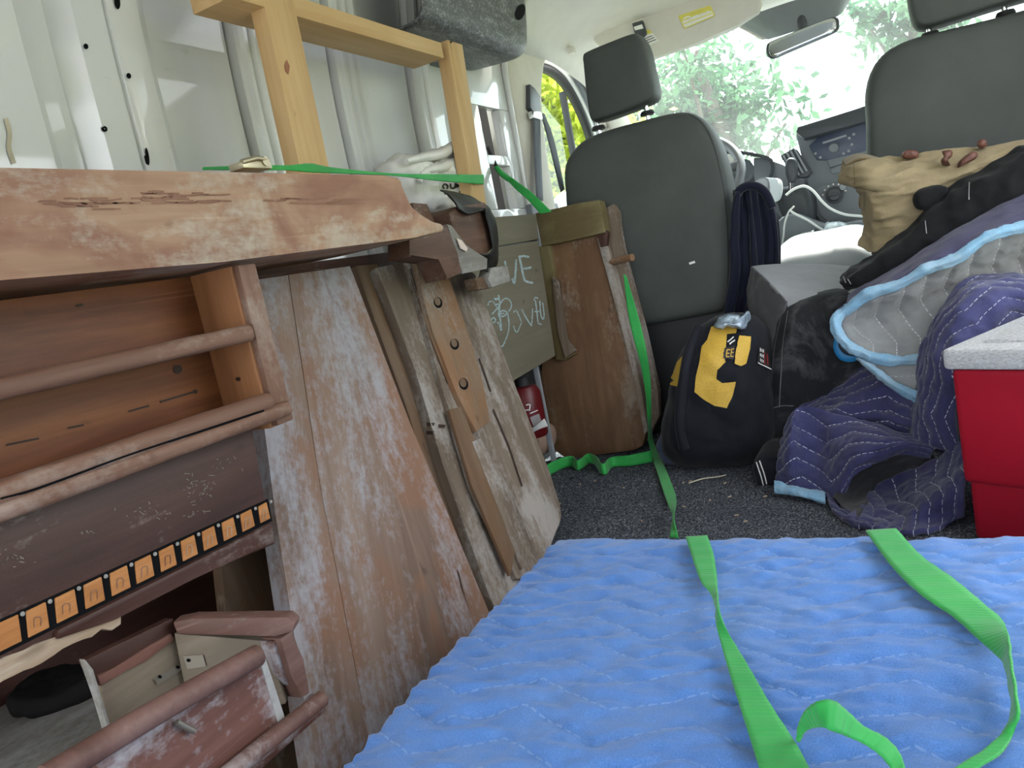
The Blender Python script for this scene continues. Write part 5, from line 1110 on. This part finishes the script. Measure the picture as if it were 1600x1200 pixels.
tube('webbing_knot', D((776, 262, 2.165), (784, 272, 2.155), (796, 281, 2.15)), 0.008, M_GREEN, st5, 8, 8)

# ================================================================== red cooler
ang = math.radians(-30); cr = np.array([0.040, 1.45, 0]); fx = np.array([math.cos(ang), math.sin(ang), 0]); fy = np.array([-math.sin(ang), math.cos(ang), 0])
cl_ = thing('cooler', 'red cooler box with a scuffed white lid standing on the carpet', 'cooler', cr + fx * 0.26 + fy * 0.16)
M_RED = plain('red_cooler_plastic', (0.36, 0.006, 0.022), 0.42, spec=0.4, var=0.06, bump=0.15, bs=260)
def lid_mat():
    N = NT('scuffed_white_plastic'); f = N.noise(N.coord(scale=(1, 1, 3)), 190, 4, 0.7); g = N.noise(N.coord(), 12, 4, 0.6)
    c = N.ramp(f, [(0.36, (0.36, 0.37, 0.40)), (0.6, (0.66, 0.66, 0.67))]); c = N.mix(N.ramp(g, [(0.5, 0.0), (0.8, 0.5)]), c, (0.46, 0.43, 0.38))
    return N.fin(c, 0.6, N.bump(f, 0.7, 0.002), spec=0.35)
M_LID = lid_mat()
def cbox(name, a0, a1, b0, b1, z0, z1, mat, parent, bev, seg=4):
    c = cr + fx * (a0 + a1) / 2 + fy * (b0 + b1) / 2
    return box(name, (c[0] - (a1 - a0) / 2, c[1] - (b1 - b0) / 2, z0), (c[0] + (a1 - a0) / 2, c[1] + (b1 - b0) / 2, z1), mat, parent, bevel=bev, seg=seg, rotz=ang)
cbox('body', 0.006, 0.514, 0.006, 0.314, 0.105, 0.306, M_RED, cl_, 0.012)
cbox('lower_body', 0.012, 0.508, 0.012, 0.308, 0.0, 0.112, M_RED, cl_, 0.012)
ld = cbox('lid', -0.002, 0.522, -0.002, 0.322, 0.306, 0.342, M_LID, cl_, 0.010)
cbox('lid_panel', 0.045, 0.475, 0.045, 0.275, 0.336, 0.347, M_LID, ld, 0.004, 2)
for s in (0.012, 0.518):
    c = cr + fx * s + fy * 0.16; tube('handle', [c - fy * 0.08 + [0, 0, 0.25], c - fy * 0.07 + fx * (0.02 if s > 0.1 else -0.02) + [0, 0, 0.23], c + fy * 0.07 + fx * (0.02 if s > 0.1 else -0.02) + [0, 0, 0.23], c + fy * 0.08 + [0, 0, 0.25]], 0.008, M_LID, cl_, 8, 20) if s > 0.1 else None

# ================================================================== blankets
M_QN = quilt('navy_purple_quilt', (0.035, 0.036, 0.105), (0.060, 0.062, 0.155), (0.62, 0.64, 0.74), 0.034, 0.030, 0.075, fade=(0.10, 0.095, 0.15), sw=0.045, stv=0.9, dash=85)
M_QL = quilt('grey_quilt_lining', (0.235, 0.245, 0.255), (0.33, 0.335, 0.335), (0.70, 0.71, 0.72), 0.048, 0.022, 0.09, fade=(0.30, 0.27, 0.24), sw=0.04, stv=0.9, dash=85)
M_BIND = fabric('light_blue_binding', (0.17, 0.38, 0.60), (0.28, 0.47, 0.62), 500, 0.95, 9, dust=(0.42, 0.48, 0.50), dust_lo=0.5, coordk='Object')
gq = groove(0.034, 0.030, 0.075, 0.0034, 0.006); gl_ = groove(0.048, 0.022, 0.09, 0.006, 0.009)
def qd(s, a=0.010): return lambda u, v, P: gq(u, v, P) + a * 1.3 * fbm(P, 13, s) + 0.007 * (0.1 - np.abs(fbm(P, 38, s + 2)))
def onward(c, drop=0.10):                    # the pile goes on towards the side door and sinks
    c = [np.array(p) for p in c]; return c + [c[-1] + np.array([0.13, 0.015, -drop * 0.15]), c[-1] + np.array([0.24, 0.02, -drop])]
bk1 = thing('folded_blanket', 'navy moving blanket with light blue edging and grey lining, folded on the pile', 'blanket', onY((1440, 560), 1.9) * [1, 1, 0])
up = onward(D((1325, 460, 1.93), (1380, 424, 1.94), (1450, 378, 1.95), (1520, 333, 1.96), (1600, 288, 1.97), (1670, 258, 1.97)))
md = onward(D((1321, 474, 1.88), (1372, 442, 1.87), (1440, 402, 1.86), (1510, 362, 1.86), (1600, 322, 1.87), (1670, 300, 1.87)))
edg = onward(D((1308, 484, 1.855), (1352, 452, 1.835), (1400, 437, 1.825), (1445, 412, 1.815), (1495, 394, 1.815), (1545, 360, 1.815), (1600, 344, 1.82), (1670, 338, 1.82)))
sheet('outer_face', loft([up, md, edg], 130, 50), fabric('faded_purple_blanket', (0.050, 0.047, 0.10), (0.075, 0.07, 0.135), 500, 0.92, 6), bk1, 0.008, lambda u, v, P: 0.007 * fbm(P, 12, 3) + 0.003 * fbm(P, 40, 1))
def binding(name, a, b, parent, nu=110):
    m = (np.array(crv(a, nu)) + np.array(crv(b, nu))) / 2; m += _unit(EYE - m.mean(0)) * 0.010
    return sheet(name, loft([crv(a, nu), m, crv(b, nu)], nu, 12), M_BIND, parent, 0.008, lambda u, v, P: 0.007 * fbm(P, 36, 5) + 0.003 * fbm(P, 120, 6))
edl = onward(D((1322, 497, 1.855), (1358, 470, 1.835), (1404, 454, 1.825), (1450, 429, 1.815), (1500, 411, 1.815), (1548, 378, 1.815), (1600, 364, 1.82), (1670, 358, 1.82)))
binding('edge_binding', edg, edl, bk1)
r1 = onward(D((1312, 497, 1.85), (1356, 470, 1.845), (1404, 455, 1.84), (1448, 430, 1.835), (1500, 410, 1.835), (1545, 378, 1.835), (1600, 364, 1.84), (1670, 358, 1.84)))
r2 = onward(D((1316, 515, 1.865), (1370, 505, 1.90), (1420, 490, 1.90), (1470, 465, 1.92), (1520, 450, 1.93), (1560, 430, 1.93), (1610, 420, 1.95), (1670, 415, 1.95)))
r3 = onward(D((1330, 535, 1.85), (1380, 538, 1.87), (1430, 533, 1.87), (1470, 515, 1.88), (1520, 495, 1.89), (1560, 485, 1.89), (1610, 475, 1.92), (1670, 465, 1.92)))
r4 = onward(D((1345, 552, 1.83), (1390, 562, 1.83), (1435, 564, 1.83), (1480, 556, 1.84), (1520, 545, 1.85), (1560, 540, 1.85), (1610, 530, 1.88), (1670, 520, 1.88)))
sheet('lining', np.transpose(loft([r1, r2, r3, r4], 130, 60), (1, 0, 2)), M_QL, bk1, 0.008, lambda u, v, P: gl_(u, v, P) + 0.012 * fbm(P, 17, 8) + 0.005 * fbm(P, 50, 4))
binding('loop_binding', D((1318, 481, 1.852), (1306, 486, 1.85), (1297, 501, 1.84), (1300, 522, 1.83), (1318, 545, 1.82), (1350, 562, 1.815), (1395, 572, 1.81), (1445, 570, 1.81)), D((1330, 488, 1.852), (1322, 493, 1.85), (1316, 504, 1.845), (1319, 519, 1.835), (1336, 536, 1.825), (1362, 548, 1.82), (1400, 555, 1.815), (1445, 550, 1.815)), bk1)
sheet('lower_lining', loft([D((1346, 560, 1.84), (1390, 566, 1.84), (1440, 566, 1.83)), D((1362, 572, 1.82), (1400, 592, 1.82), (1440, 600, 1.81)), D((1380, 590, 1.81), (1408, 610, 1.81), (1440, 630, 1.80))], 40, 24), M_QL, bk1, 0.006, lambda u, v, P: 0.006 * fbm(P, 25, 2))
binding('lower_binding', D((1336, 560, 1.83), (1360, 582, 1.81), (1392, 608, 1.80), (1434, 634, 1.79)), D((1352, 560, 1.83), (1374, 576, 1.81), (1402, 596, 1.80), (1440, 614, 1.79)), bk1, 60)
# navy roll standing up behind the cooler
eL = onward(D((1418, 690, 1.80), (1424, 600, 1.80), (1434, 545, 1.80), (1464, 480, 1.82), (1498, 440, 1.84), (1540, 428, 1.86), (1660, 430, 1.86)))
m1 = onward(D((1436, 690, 1.72), (1442, 605, 1.72), (1452, 545, 1.72), (1484, 485, 1.74), (1516, 450, 1.75), (1560, 438, 1.77), (1660, 440, 1.77)))
m2 = onward(D((1458, 700, 1.68), (1462, 610, 1.67), (1474, 550, 1.67), (1506, 500, 1.69), (1546, 472, 1.70), (1590, 462, 1.72), (1660, 460, 1.73)))
eR = onward(D((1496, 712, 1.66), (1488, 620, 1.65), (1494, 560, 1.64), (1530, 528, 1.68), (1576, 505, 1.72), (1612, 496, 1.76), (1660, 490, 1.78)))
def Dq(*a):                                  # like D, but never under the floor
    out = []
    for p in a:
        f = onZ(p[:2], 0.014)[1]; out.append(onY(p[:2], min(p[2], f) if f > 0 else p[2]))
    return out
bk2 = thing('crumpled_blanket', 'navy quilted blanket bunched up on the carpet beside the red cooler', 'blanket', onZ((1330, 800), 0.0))
sheet('upright_fold', loft([eL, m1, m2, eR], 130, 60), M_QN, bk2, 0.012, qd(4, 0.016))
t1 = Dq((1252, 640, 1.98), (1310, 600, 1.99), (1352, 572, 1.98), (1400, 566, 1.96), (1450, 570, 1.93))
t2 = Dq((1245, 650, 1.92), (1300, 628, 1.90), (1350, 612, 1.88), (1410, 615, 1.86), (1475, 630, 1.82))
t3 = Dq((1240, 660, 1.90), (1300, 650, 1.84), (1360, 650, 1.82), (1425, 660, 1.78), (1482, 672, 1.74))
t4 = Dq((1240, 676, 1.91), (1300, 674, 1.86), (1360, 682, 1.84), (1430, 704, 1.80), (1490, 712, 1.74))
sheet('rear_fold', loft([t1, t2, t3, t4], 110, 50), M_QN, bk2, 0.010, qd(9, 0.020))
ks = [[(1226, 662, 1.82), (1214, 710, 1.765), (1210, 757, 1.735)], [(1238, 642, 1.79), (1234, 694, 1.725), (1232, 761, 1.712)], [(1254, 634, 1.80), (1258, 692, 1.755), (1258, 766, 1.705)], [(1276, 637, 1.79), (1284, 702, 1.745), (1284, 770, 1.695)],
      [(1318, 648, 1.765), (1316, 706, 1.69), (1306, 778, 1.665)], [(1368, 660, 1.755), (1362, 694, 1.655), (1342, 738, 1.65)], [(1420, 676, 1.745), (1412, 692, 1.655), (1400, 716, 1.665)], [(1466, 692, 1.73), (1458, 702, 1.69), (1452, 714, 1.70)]]
q1 = loft([Dq(*k) for k in ks], 70, 130)
sheet('left_fold', np.transpose(q1, (1, 0, 2)), M_QN, bk2, 0.012, qd(2, 0.009))
l1 = Dq((1322, 806, 1.63), (1344, 790, 1.655), (1366, 760, 1.69), (1410, 736, 1.71), (1458, 718, 1.70), (1500, 690, 1.66))
l2 = Dq((1330, 809, 1.615), (1362, 792, 1.645), (1390, 768, 1.675), (1426, 750, 1.68), (1464, 736, 1.66), (1503, 712, 1.61))
l3 = Dq((1340, 812, 1.60), (1378, 796, 1.60), (1410, 782, 1.605), (1440, 766, 1.60), (1472, 752, 1.57), (1504, 738, 1.54))
l4 = Dq((1346, 815, 1.585), (1386, 806, 1.555), (1418, 798, 1.54), (1448, 786, 1.53), (1478, 774, 1.52), (1506, 768, 1.51))
l5 = Dq((1350, 817, 1.58), (1388, 819, 1.55), (1418, 818, 1.535), (1450, 812, 1.525), (1480, 804, 1.515), (1507, 796, 1.505))
l6 = Dq((1354, 819, 1.58), (1390, 824, 1.56), (1420, 827, 1.545), (1452, 824, 1.535), (1482, 816, 1.525), (1508, 808, 1.515))
sheet('round_fold', np.transpose(loft([l1, l2, l3, l4, l5, l6], 110, 70), (1, 0, 2)), M_QN, bk2, 0.010, qd(6, 0.008))
sheet('under_roll', loft([Dq((1290, 768, 1.69), (1312, 790, 1.65), (1340, 804, 1.63)), Dq((1292, 776, 1.66), (1316, 796, 1.625), (1346, 808, 1.60)), Dq((1296, 786, 1.645), (1322, 804, 1.61), (1352, 814, 1.585)), Dq((1302, 796, 1.645), (1330, 814, 1.605), (1356, 821, 1.58))], 50, 30), M_QN, bk2, 0.01, qd(7, 0.006))
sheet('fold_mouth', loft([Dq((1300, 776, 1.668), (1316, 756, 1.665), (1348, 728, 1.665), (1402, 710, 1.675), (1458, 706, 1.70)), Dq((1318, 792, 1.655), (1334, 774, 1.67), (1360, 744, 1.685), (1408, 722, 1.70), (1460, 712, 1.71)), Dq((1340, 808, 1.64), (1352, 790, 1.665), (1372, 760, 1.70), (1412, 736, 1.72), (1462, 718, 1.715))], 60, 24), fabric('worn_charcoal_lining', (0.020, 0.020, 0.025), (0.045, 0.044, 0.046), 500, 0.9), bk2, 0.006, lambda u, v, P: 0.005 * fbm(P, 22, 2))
binding('edge_binding', Dq((1210, 752, 1.73), (1236, 757, 1.702), (1262, 763, 1.697), (1290, 768, 1.685)), Dq((1209, 770, 1.728), (1236, 774, 1.70), (1262, 778, 1.692), (1288, 783, 1.68)), bk2, 50)

# ================================================================== black cloth, canvas bag
M_BCLOTH = fabric('black_felt_cloth', (0.006, 0.006, 0.007), (0.014, 0.014, 0.016), 600, 0.95, dust=(0.05, 0.05, 0.05), dust_lo=0.6, sheen=0.05)
bc = thing('black_cloth', 'black felt cloth rolled along the top of the navy blanket', 'cloth', onY((1450, 400), 1.95))
cA = onward(D((1311, 434, 2.0), (1328, 416, 2.0), (1372, 390, 2.0), (1412, 362, 1.99), (1436, 334, 1.99), (1470, 300, 1.99), (1520, 270, 1.99), (1566, 240, 1.99), (1610, 218, 1.99), (1670, 195, 1.99)))
cB_ = onward(D((1310, 440, 1.95), (1334, 428, 1.93), (1380, 405, 1.92), (1425, 375, 1.92), (1455, 348, 1.92), (1495, 318, 1.92), (1540, 290, 1.92), (1585, 262, 1.92), (1620, 245, 1.92), (1670, 225, 1.92)))
cC = onward(D((1316, 450, 1.94), (1342, 446, 1.92), (1390, 424, 1.915), (1440, 392, 1.915), (1480, 366, 1.915), (1520, 342, 1.915), (1560, 320, 1.92), (1600, 298, 1.93), (1630, 285, 1.93), (1670, 268, 1.93)))
cD = onward(D((1322, 454, 1.97), (1346, 452, 1.96), (1394, 430, 1.96), (1444, 398, 1.96), (1484, 372, 1.96), (1524, 348, 1.96), (1564, 326, 1.97), (1604, 304, 1.98), (1634, 291, 1.98), (1670, 274, 1.98)))
bcs = sheet('cloth', loft([cA, cB_, cC, cD], 130, 50), M_BCLOTH, bc, 0.008, lambda u, v, P: 0.020 * (0.1 - np.abs(fbm(P * [1.6, 1, 1], 9, 3))) + 0.010 * fbm(P, 20, 1))
bvc = bvh_of(bcs)
M_THREAD = plain('pale_thread', (0.42, 0.42, 0.42), 0.8)
stroke('loose_thread', [[(1515, 285), (1514, 312)], [(1466, 294), (1482, 298)], [(1446, 345), (1448, 365)], [(1318, 432), (1322, 442)], [(1325, 436), (1330, 444)]], 1.3, M_THREAD, bc, bvc, 0.001)
crumple('folded_flap', [(1427, 316), (1430, 302), (1445, 292), (1470, 288), (1482, 298), (1455, 325), (1436, 328)], 1.975, M_BCLOTH, bc, 0.03, 0.006, 30, 40)
M_CANV = fabric('tan_canvas', (0.25, 0.195, 0.11), (0.35, 0.28, 0.17), 800, 0.9, 7, sheen=0.05, bump=0.2)
cv = thing('canvas_bag', 'tan canvas bag with leather straps lying on top of the pile', 'bag', onY((1400, 390), 2.05))
ct = onward(D((1318, 246, 2.11), (1345, 236, 2.10), (1395, 246, 2.08), (1450, 238, 2.07), (1520, 230, 2.07), (1600, 214, 2.07), (1670, 202, 2.07)))
c1_ = onward(D((1309, 262, 2.08), (1345, 256, 2.02), (1400, 268, 2.00), (1460, 258, 2.00), (1530, 244, 2.0), (1600, 224, 2.02), (1670, 212, 2.02)))
c2_ = onward(D((1312, 284, 2.07), (1350, 290, 2.00), (1400, 298, 1.985), (1450, 290, 1.985), (1520, 266, 1.99), (1600, 234, 2.0), (1670, 222, 2.0)))
c3_ = onward(D((1330, 300, 2.09), (1356, 312, 2.01), (1400, 318, 1.995), (1445, 308, 1.995), (1510, 282, 2.0), (1590, 255, 2.0), (1660, 235, 2.0)))
c4_ = onward(D((1336, 326, 2.09), (1364, 336, 2.01), (1402, 336, 2.0), (1442, 326, 2.0), (1505, 300, 2.0), (1590, 270, 2.0), (1660, 250, 2.0)))
c5_ = onward(D((1346, 352, 2.08), (1362, 362, 2.03), (1396, 358, 2.01), (1440, 345, 2.01), (1510, 315, 2.01), (1590, 285, 2.01), (1660, 265, 2.01)))
c6_ = onward(D((1340, 384, 2.07), (1360, 394, 2.03), (1400, 388, 2.01), (1440, 372, 2.01), (1510, 335, 2.01), (1590, 300, 2.01), (1660, 280, 2.01)))
cvs = sheet('bag_body', loft([ct, c1_, c2_, c3_, c4_, c5_, c6_], 130, 80), M_CANV, cv, 0.006, lambda u, v, P: 0.036 * (0.1 - np.abs(fbm(P * [0.7, 1, 1.8], 9, 6, 2))) + 0.014 * (0.1 - np.abs(fbm(P * [0.8, 1, 2.2], 26, 2, 2))))
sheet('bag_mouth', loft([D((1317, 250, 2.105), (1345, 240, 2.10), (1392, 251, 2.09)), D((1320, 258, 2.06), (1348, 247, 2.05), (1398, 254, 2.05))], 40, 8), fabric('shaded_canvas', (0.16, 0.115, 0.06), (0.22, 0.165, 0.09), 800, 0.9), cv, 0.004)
bvv = bvh_of(cvs)
stroke('seam', [[(1334, 252), (1336, 292)], [(1315, 290), (1345, 294), (1372, 300)], [(1340, 308), (1346, 330)], [(1352, 300), (1350, 330)]], 1.6, bpy.data.materials['shaded_canvas'], cv, bvv, 0.001)
M_LEATH = plain('cracked_brown_leather', (0.13, 0.05, 0.035), 0.5, var=0.4, scale=60, bump=0.5, bs=150)
for k, (o_, y) in enumerate((([(1408, 245), (1412, 236), (1424, 233), (1434, 237), (1432, 246), (1418, 248)], 2.05), ([(1472, 236), (1486, 234), (1488, 242), (1480, 252), (1486, 258), (1474, 258), (1470, 250), (1476, 244)], 1.985), ([(1496, 262), (1500, 252), (1518, 238), (1528, 240), (1524, 248), (1506, 258)], 1.98), ([(1527, 226), (1532, 218), (1541, 220), (1544, 228), (1536, 232)], 2.04))):
    crumple('leather_strap', o_, y, M_LEATH, cv, 0.02, 0.004, 60, 30)

# ================================================================== duffel, grey case, tool backpack
M_DUFF = fabric('dusty_black_nylon', (0.010, 0.011, 0.014), (0.022, 0.023, 0.027), 900, 0.8, dust=(0.17, 0.17, 0.18), dust_lo=0.50, sheen=0.05)
du = thing('duffel_bag', 'dusty black nylon duffel bag behind the yellow and black backpack', 'bag', onZ((1260, 700), 0.0))
dbd = inflate('bag_body', [onY(p, 2.03) for p in [(1204, 560), (1214, 505), (1240, 472), (1285, 458), (1335, 456), (1362, 480), (1366, 560), (1356, 640), (1330, 700), (1260, 712), (1205, 705), (1192, 660), (1196, 600)]], (0, 1, 0), [(0.45, -0.075), (0.72, -0.065), (0.90, -0.035), (0.985, 0.0), (1.0, 0.05), (0.95, 0.14), (0.8, 0.17)], M_DUFF, du, 80, disp=lambda V: 0.012 * fbm(V, 12, 3) + 0.004 * fbm(V, 40, 3))
bvf = bvh_of(dbd)
stroke('zip', [[(1222, 492), (1212, 540), (1207, 590), (1202, 636)], [(1232, 486), (1224, 540), (1220, 600), (1218, 636)], [(1200, 640), (1222, 634), (1240, 634)]], 1.5, plain('grey_piping', (0.12, 0.12, 0.13), 0.6), du, bvf, 0.002)
tube('zip_pull', hits(bvf, [(1200, 632), (1206, 642), (1201, 648)], 0.006), 0.0035, M_CHROME, du, 8, 8)
M_CASE = fabric('grey_soft_case', (0.25, 0.255, 0.27), (0.31, 0.315, 0.33), 900, 0.85, 5, sheen=0.1)
gc = thing('grey_soft_case', 'grey fabric covered case on top of the duffel bag', 'case', onY((1250, 460), 2.15))
sheet('top_cover', loft([D((1174, 417, 2.24), (1210, 412, 2.24), (1260, 412, 2.24), (1340, 416, 2.24)), D((1190, 430, 2.15), (1225, 433, 2.15), (1270, 434, 2.15), (1345, 434, 2.15)), D((1212, 452, 2.07), (1240, 455, 2.07), (1285, 452, 2.07), (1350, 448, 2.07)), D((1228, 470, 2.035), (1248, 468, 2.03), (1290, 460, 2.03), (1352, 456, 2.03)), D((1230, 480, 2.03), (1250, 476, 2.025), (1290, 466, 2.025), (1352, 462, 2.025))], 50, 40), M_CASE, gc, 0.01, lambda u, v, P: 0.004 * fbm(P, 20, 4))
sheet('side_cover', loft([D((1174, 417, 2.24), (1190, 430, 2.15), (1212, 452, 2.07), (1230, 472, 2.03)), D((1166, 455, 2.24), (1182, 470, 2.14), (1206, 490, 2.06), (1226, 500, 2.03)), D((1170, 490, 2.22), (1186, 510, 2.12), (1204, 530, 2.05), (1218, 535, 2.03)), D((1186, 520, 2.15), (1192, 545, 2.08), (1202, 565, 2.04), (1210, 570, 2.03))], 50, 40), fabric('dark_grey_soft_case', (0.075, 0.072, 0.08), (0.10, 0.096, 0.105), 900, 0.85, 5), gc, 0.01, lambda u, v, P: 0.010 * fbm(P, 22, 6))
M_BP = fabric('black_tool_bag_nylon', (0.006, 0.007, 0.011), (0.013, 0.014, 0.022), 800, 0.75, sheen=0.08, bump=0.2)
M_YEL = fabric('yellow_bag_panel', (0.56, 0.34, 0.04), (0.68, 0.43, 0.07), 500, 0.55, 5, sheen=0.0, spec=0.4)
bp = thing('tool_backpack', 'black tool backpack with yellow panels sitting on the carpet', 'backpack', onZ((1110, 735), 0.0))
bpo = [(1045, 620), (1052, 575), (1070, 535), (1095, 508), (1130, 496), (1170, 498), (1192, 520), (1206, 570), (1214, 630), (1216, 680), (1204, 715), (1160, 737), (1105, 735), (1060, 728), (1036, 705), (1034, 660)]
bbd = inflate('bag_body', [onY(p, 1.98) for p in bpo], (0, 1, 0), [(0.35, -0.105), (0.62, -0.095), (0.82, -0.06), (0.95, -0.02), (1.0, 0.03), (0.97, 0.10), (0.8, 0.14)], M_BP, bp, 90, disp=lambda V: 0.012 * fbm(V, 11, 5) + 0.005 * fbm(V, 34, 3))
bvb2 = bvh_of(bbd)
yp = patch('yellow_panel', [(1112, 512), (1130, 510), (1152, 514), (1150, 522), (1136, 524), (1134, 546), (1130, 552), (1134, 566), (1122, 578), (1120, 592), (1128, 598), (1150, 596), (1146, 616), (1136, 637), (1118, 634), (1100, 624), (1086, 612), (1088, 590), (1094, 566), (1098, 542), (1106, 532)], M_YEL, bp, bvb2, 0.004, 4)
patch('yellow_panel', [(1155, 526), (1172, 527), (1170, 545), (1164, 568), (1156, 572), (1147, 568), (1150, 545)], M_YEL, bp, bvb2, 0.005, 4)
patch('yellow_panel', [(1074, 550), (1070, 562), (1066, 580), (1060, 604), (1050, 602), (1046, 598), (1054, 584), (1060, 566)], M_YEL, bp, bvb2, 0.004, 4)
pt = tube('rib_seam', hits(bvb2, [(1094, 514), (1080, 545), (1072, 585), (1066, 625), (1064, 665), (1070, 700)], 0.006), 0.013, M_BP, bp, 8, 40)
sg = patch('name_plate', [(1132, 545), (1148, 542), (1146, 562), (1130, 560)], M_RUBBER, bp, bvb2, 0.006, 4)
stroke('plate_letter', [[(1136, 548), (1135, 558)], [(1136, 548), (1141, 548)], [(1135, 553), (1140, 553)], [(1135, 558), (1140, 558)]], 1.7, M_YEL, bp, bvb2, 0.007)
stroke('plate_letter', [[(1143, 547), (1142, 558)], [(1143, 547), (1147, 547)], [(1142, 552), (1146, 552)], [(1142, 558), (1146, 558)]], 1.3, M_YEL, bp, bvb2, 0.007)
stroke('plate_letter', [[(1137, 537), (1146, 529)], [(1140, 540), (1148, 534)]], 1.8, M_LABW, bp, bvb2, 0.007)
tgp = patch('tag_patch', [(1184, 541), (1194, 545), (1204, 574), (1200, 578), (1181, 567)], M_RUBBER, bp, bvb2, 0.004, 4)
for i in range(3):
    stroke('tag_print', [[(1185 + dx, 544 + 8 * i + dx * 0.5), (1185 + dx, 549 + 8 * i + dx * 0.5)] for dx in (0, 2.2, 4.4)], 1.3, M_LABW, bp, bvb2, 0.006)
stroke('tag_print', [[(1191, 551), (1192, 570)], [(1195, 553), (1197, 572)]], 1.6, plain('dark_red_print', (0.30, 0.03, 0.03), 0.6), bp, bvb2, 0.006)
stroke('tag_edge', [[(1181, 567), (1190, 572), (1202, 578)]], 1.5, M_LABW, bp, bvb2, 0.006)
tag(crumple('clear_plastic_scrap', [(1116, 511), (1122, 500), (1136, 494), (1150, 497), (1156, 500), (1164, 491), (1168, 490), (1168, 506), (1160, 513), (1140, 510), (1128, 512)], 1.93, plain('bluish_clear_plastic', (0.30, 0.38, 0.46), 0.2, spec=0.8, var=0.5, scale=50), None, 0.05, 0.012, 45), 'crumpled clear plastic poking out of the top of the backpack', 'plastic scrap')
shp = thing('dark_shoe', 'dark shoe with two rows of white stitching beside the crumpled blanket', 'shoe', onZ((1192, 760), 0.0))
so = inflate('shoe_upper', [onY(p, 1.80) for p in [(1176, 730), (1182, 716), (1200, 712), (1222, 718), (1230, 745), (1222, 760), (1196, 764), (1184, 760)]], (0, 1, 0), [(0.5, -0.02), (0.9, -0.01), (1.0, 0.02), (0.95, 0.16)], M_BP, shp, 40)
bvs_ = bvh_of(so)
stroke('white_stitching', [[(1182, 722), (1188, 740), (1193, 758)], [(1187, 720), (1194, 740), (1198, 756)]], 1.8, M_LABW, shp, bvs_, 0.001)
clb = thing('blue_plastic_tub', 'bright blue plastic tub rim wedged between the duffel bag and the blanket', 'tub', onY((1322, 545), 1.92))
inflate('tub_rim', [onY(p, 1.915) for p in [(1302, 546), (1304, 530), (1316, 522), (1334, 530), (1346, 548), (1344, 560), (1330, 566), (1312, 562)]], (0, 1, 0), [(0.96, -0.002), (1.0, 0.004), (1.0, 0.03)], plain('bright_blue_plastic', (0.02, 0.22, 0.50), 0.4), clb, 40)
inflate('tub_base', [onY(p, 1.91) for p in [(1310, 538), (1314, 528), (1324, 526), (1338, 534), (1346, 546), (1340, 556), (1324, 555), (1314, 548)]], (0, 1, 0), [(0.95, -0.002), (1.0, 0.0), (1.0, 0.004)], plain('dark_blue_plastic', (0.015, 0.03, 0.05), 0.5), clb, 30)
# crumpled blue cloth beside the backpack and litter on the carpet
tag(crumple('blue_rag', [(1026, 690), (1036, 668), (1048, 672), (1060, 700), (1062, 722), (1044, 728), (1030, 716)], 1.99, fabric('slate_blue_rag', (0.035, 0.045, 0.085), (0.07, 0.085, 0.14), 400, 0.9), None, 0.05, 0.012, 40), 'slate blue rag crumpled between the bench end and the backpack', 'rag')
tag(tube('straw', [onZ(p, 0.008) for p in [(1076, 755), (1098, 748), (1122, 745), (1134, 742)]], 0.0016, plain('dry_straw', (0.50, 0.46, 0.36), 0.8), None, 6, 12), 'dry stalk of straw lying on the carpet before the backpack', 'straw')
rs = np.random.RandomState(11)
for k in range(14):
    p = (rs.uniform(870, 1200), rs.uniform(750, 825)); c = onZ(p, 0.006)
    ch = box('wood_chip', c - [0.004, 0.0015, 0.001], c + [0.004, 0.0015, 0.001], W_RAW, None, bevel=0, rotz=rs.rand() * 3); tag(ch, 'tiny pale wood chip lying on the dark carpet', 'wood chip', 'wood chips on the carpet')
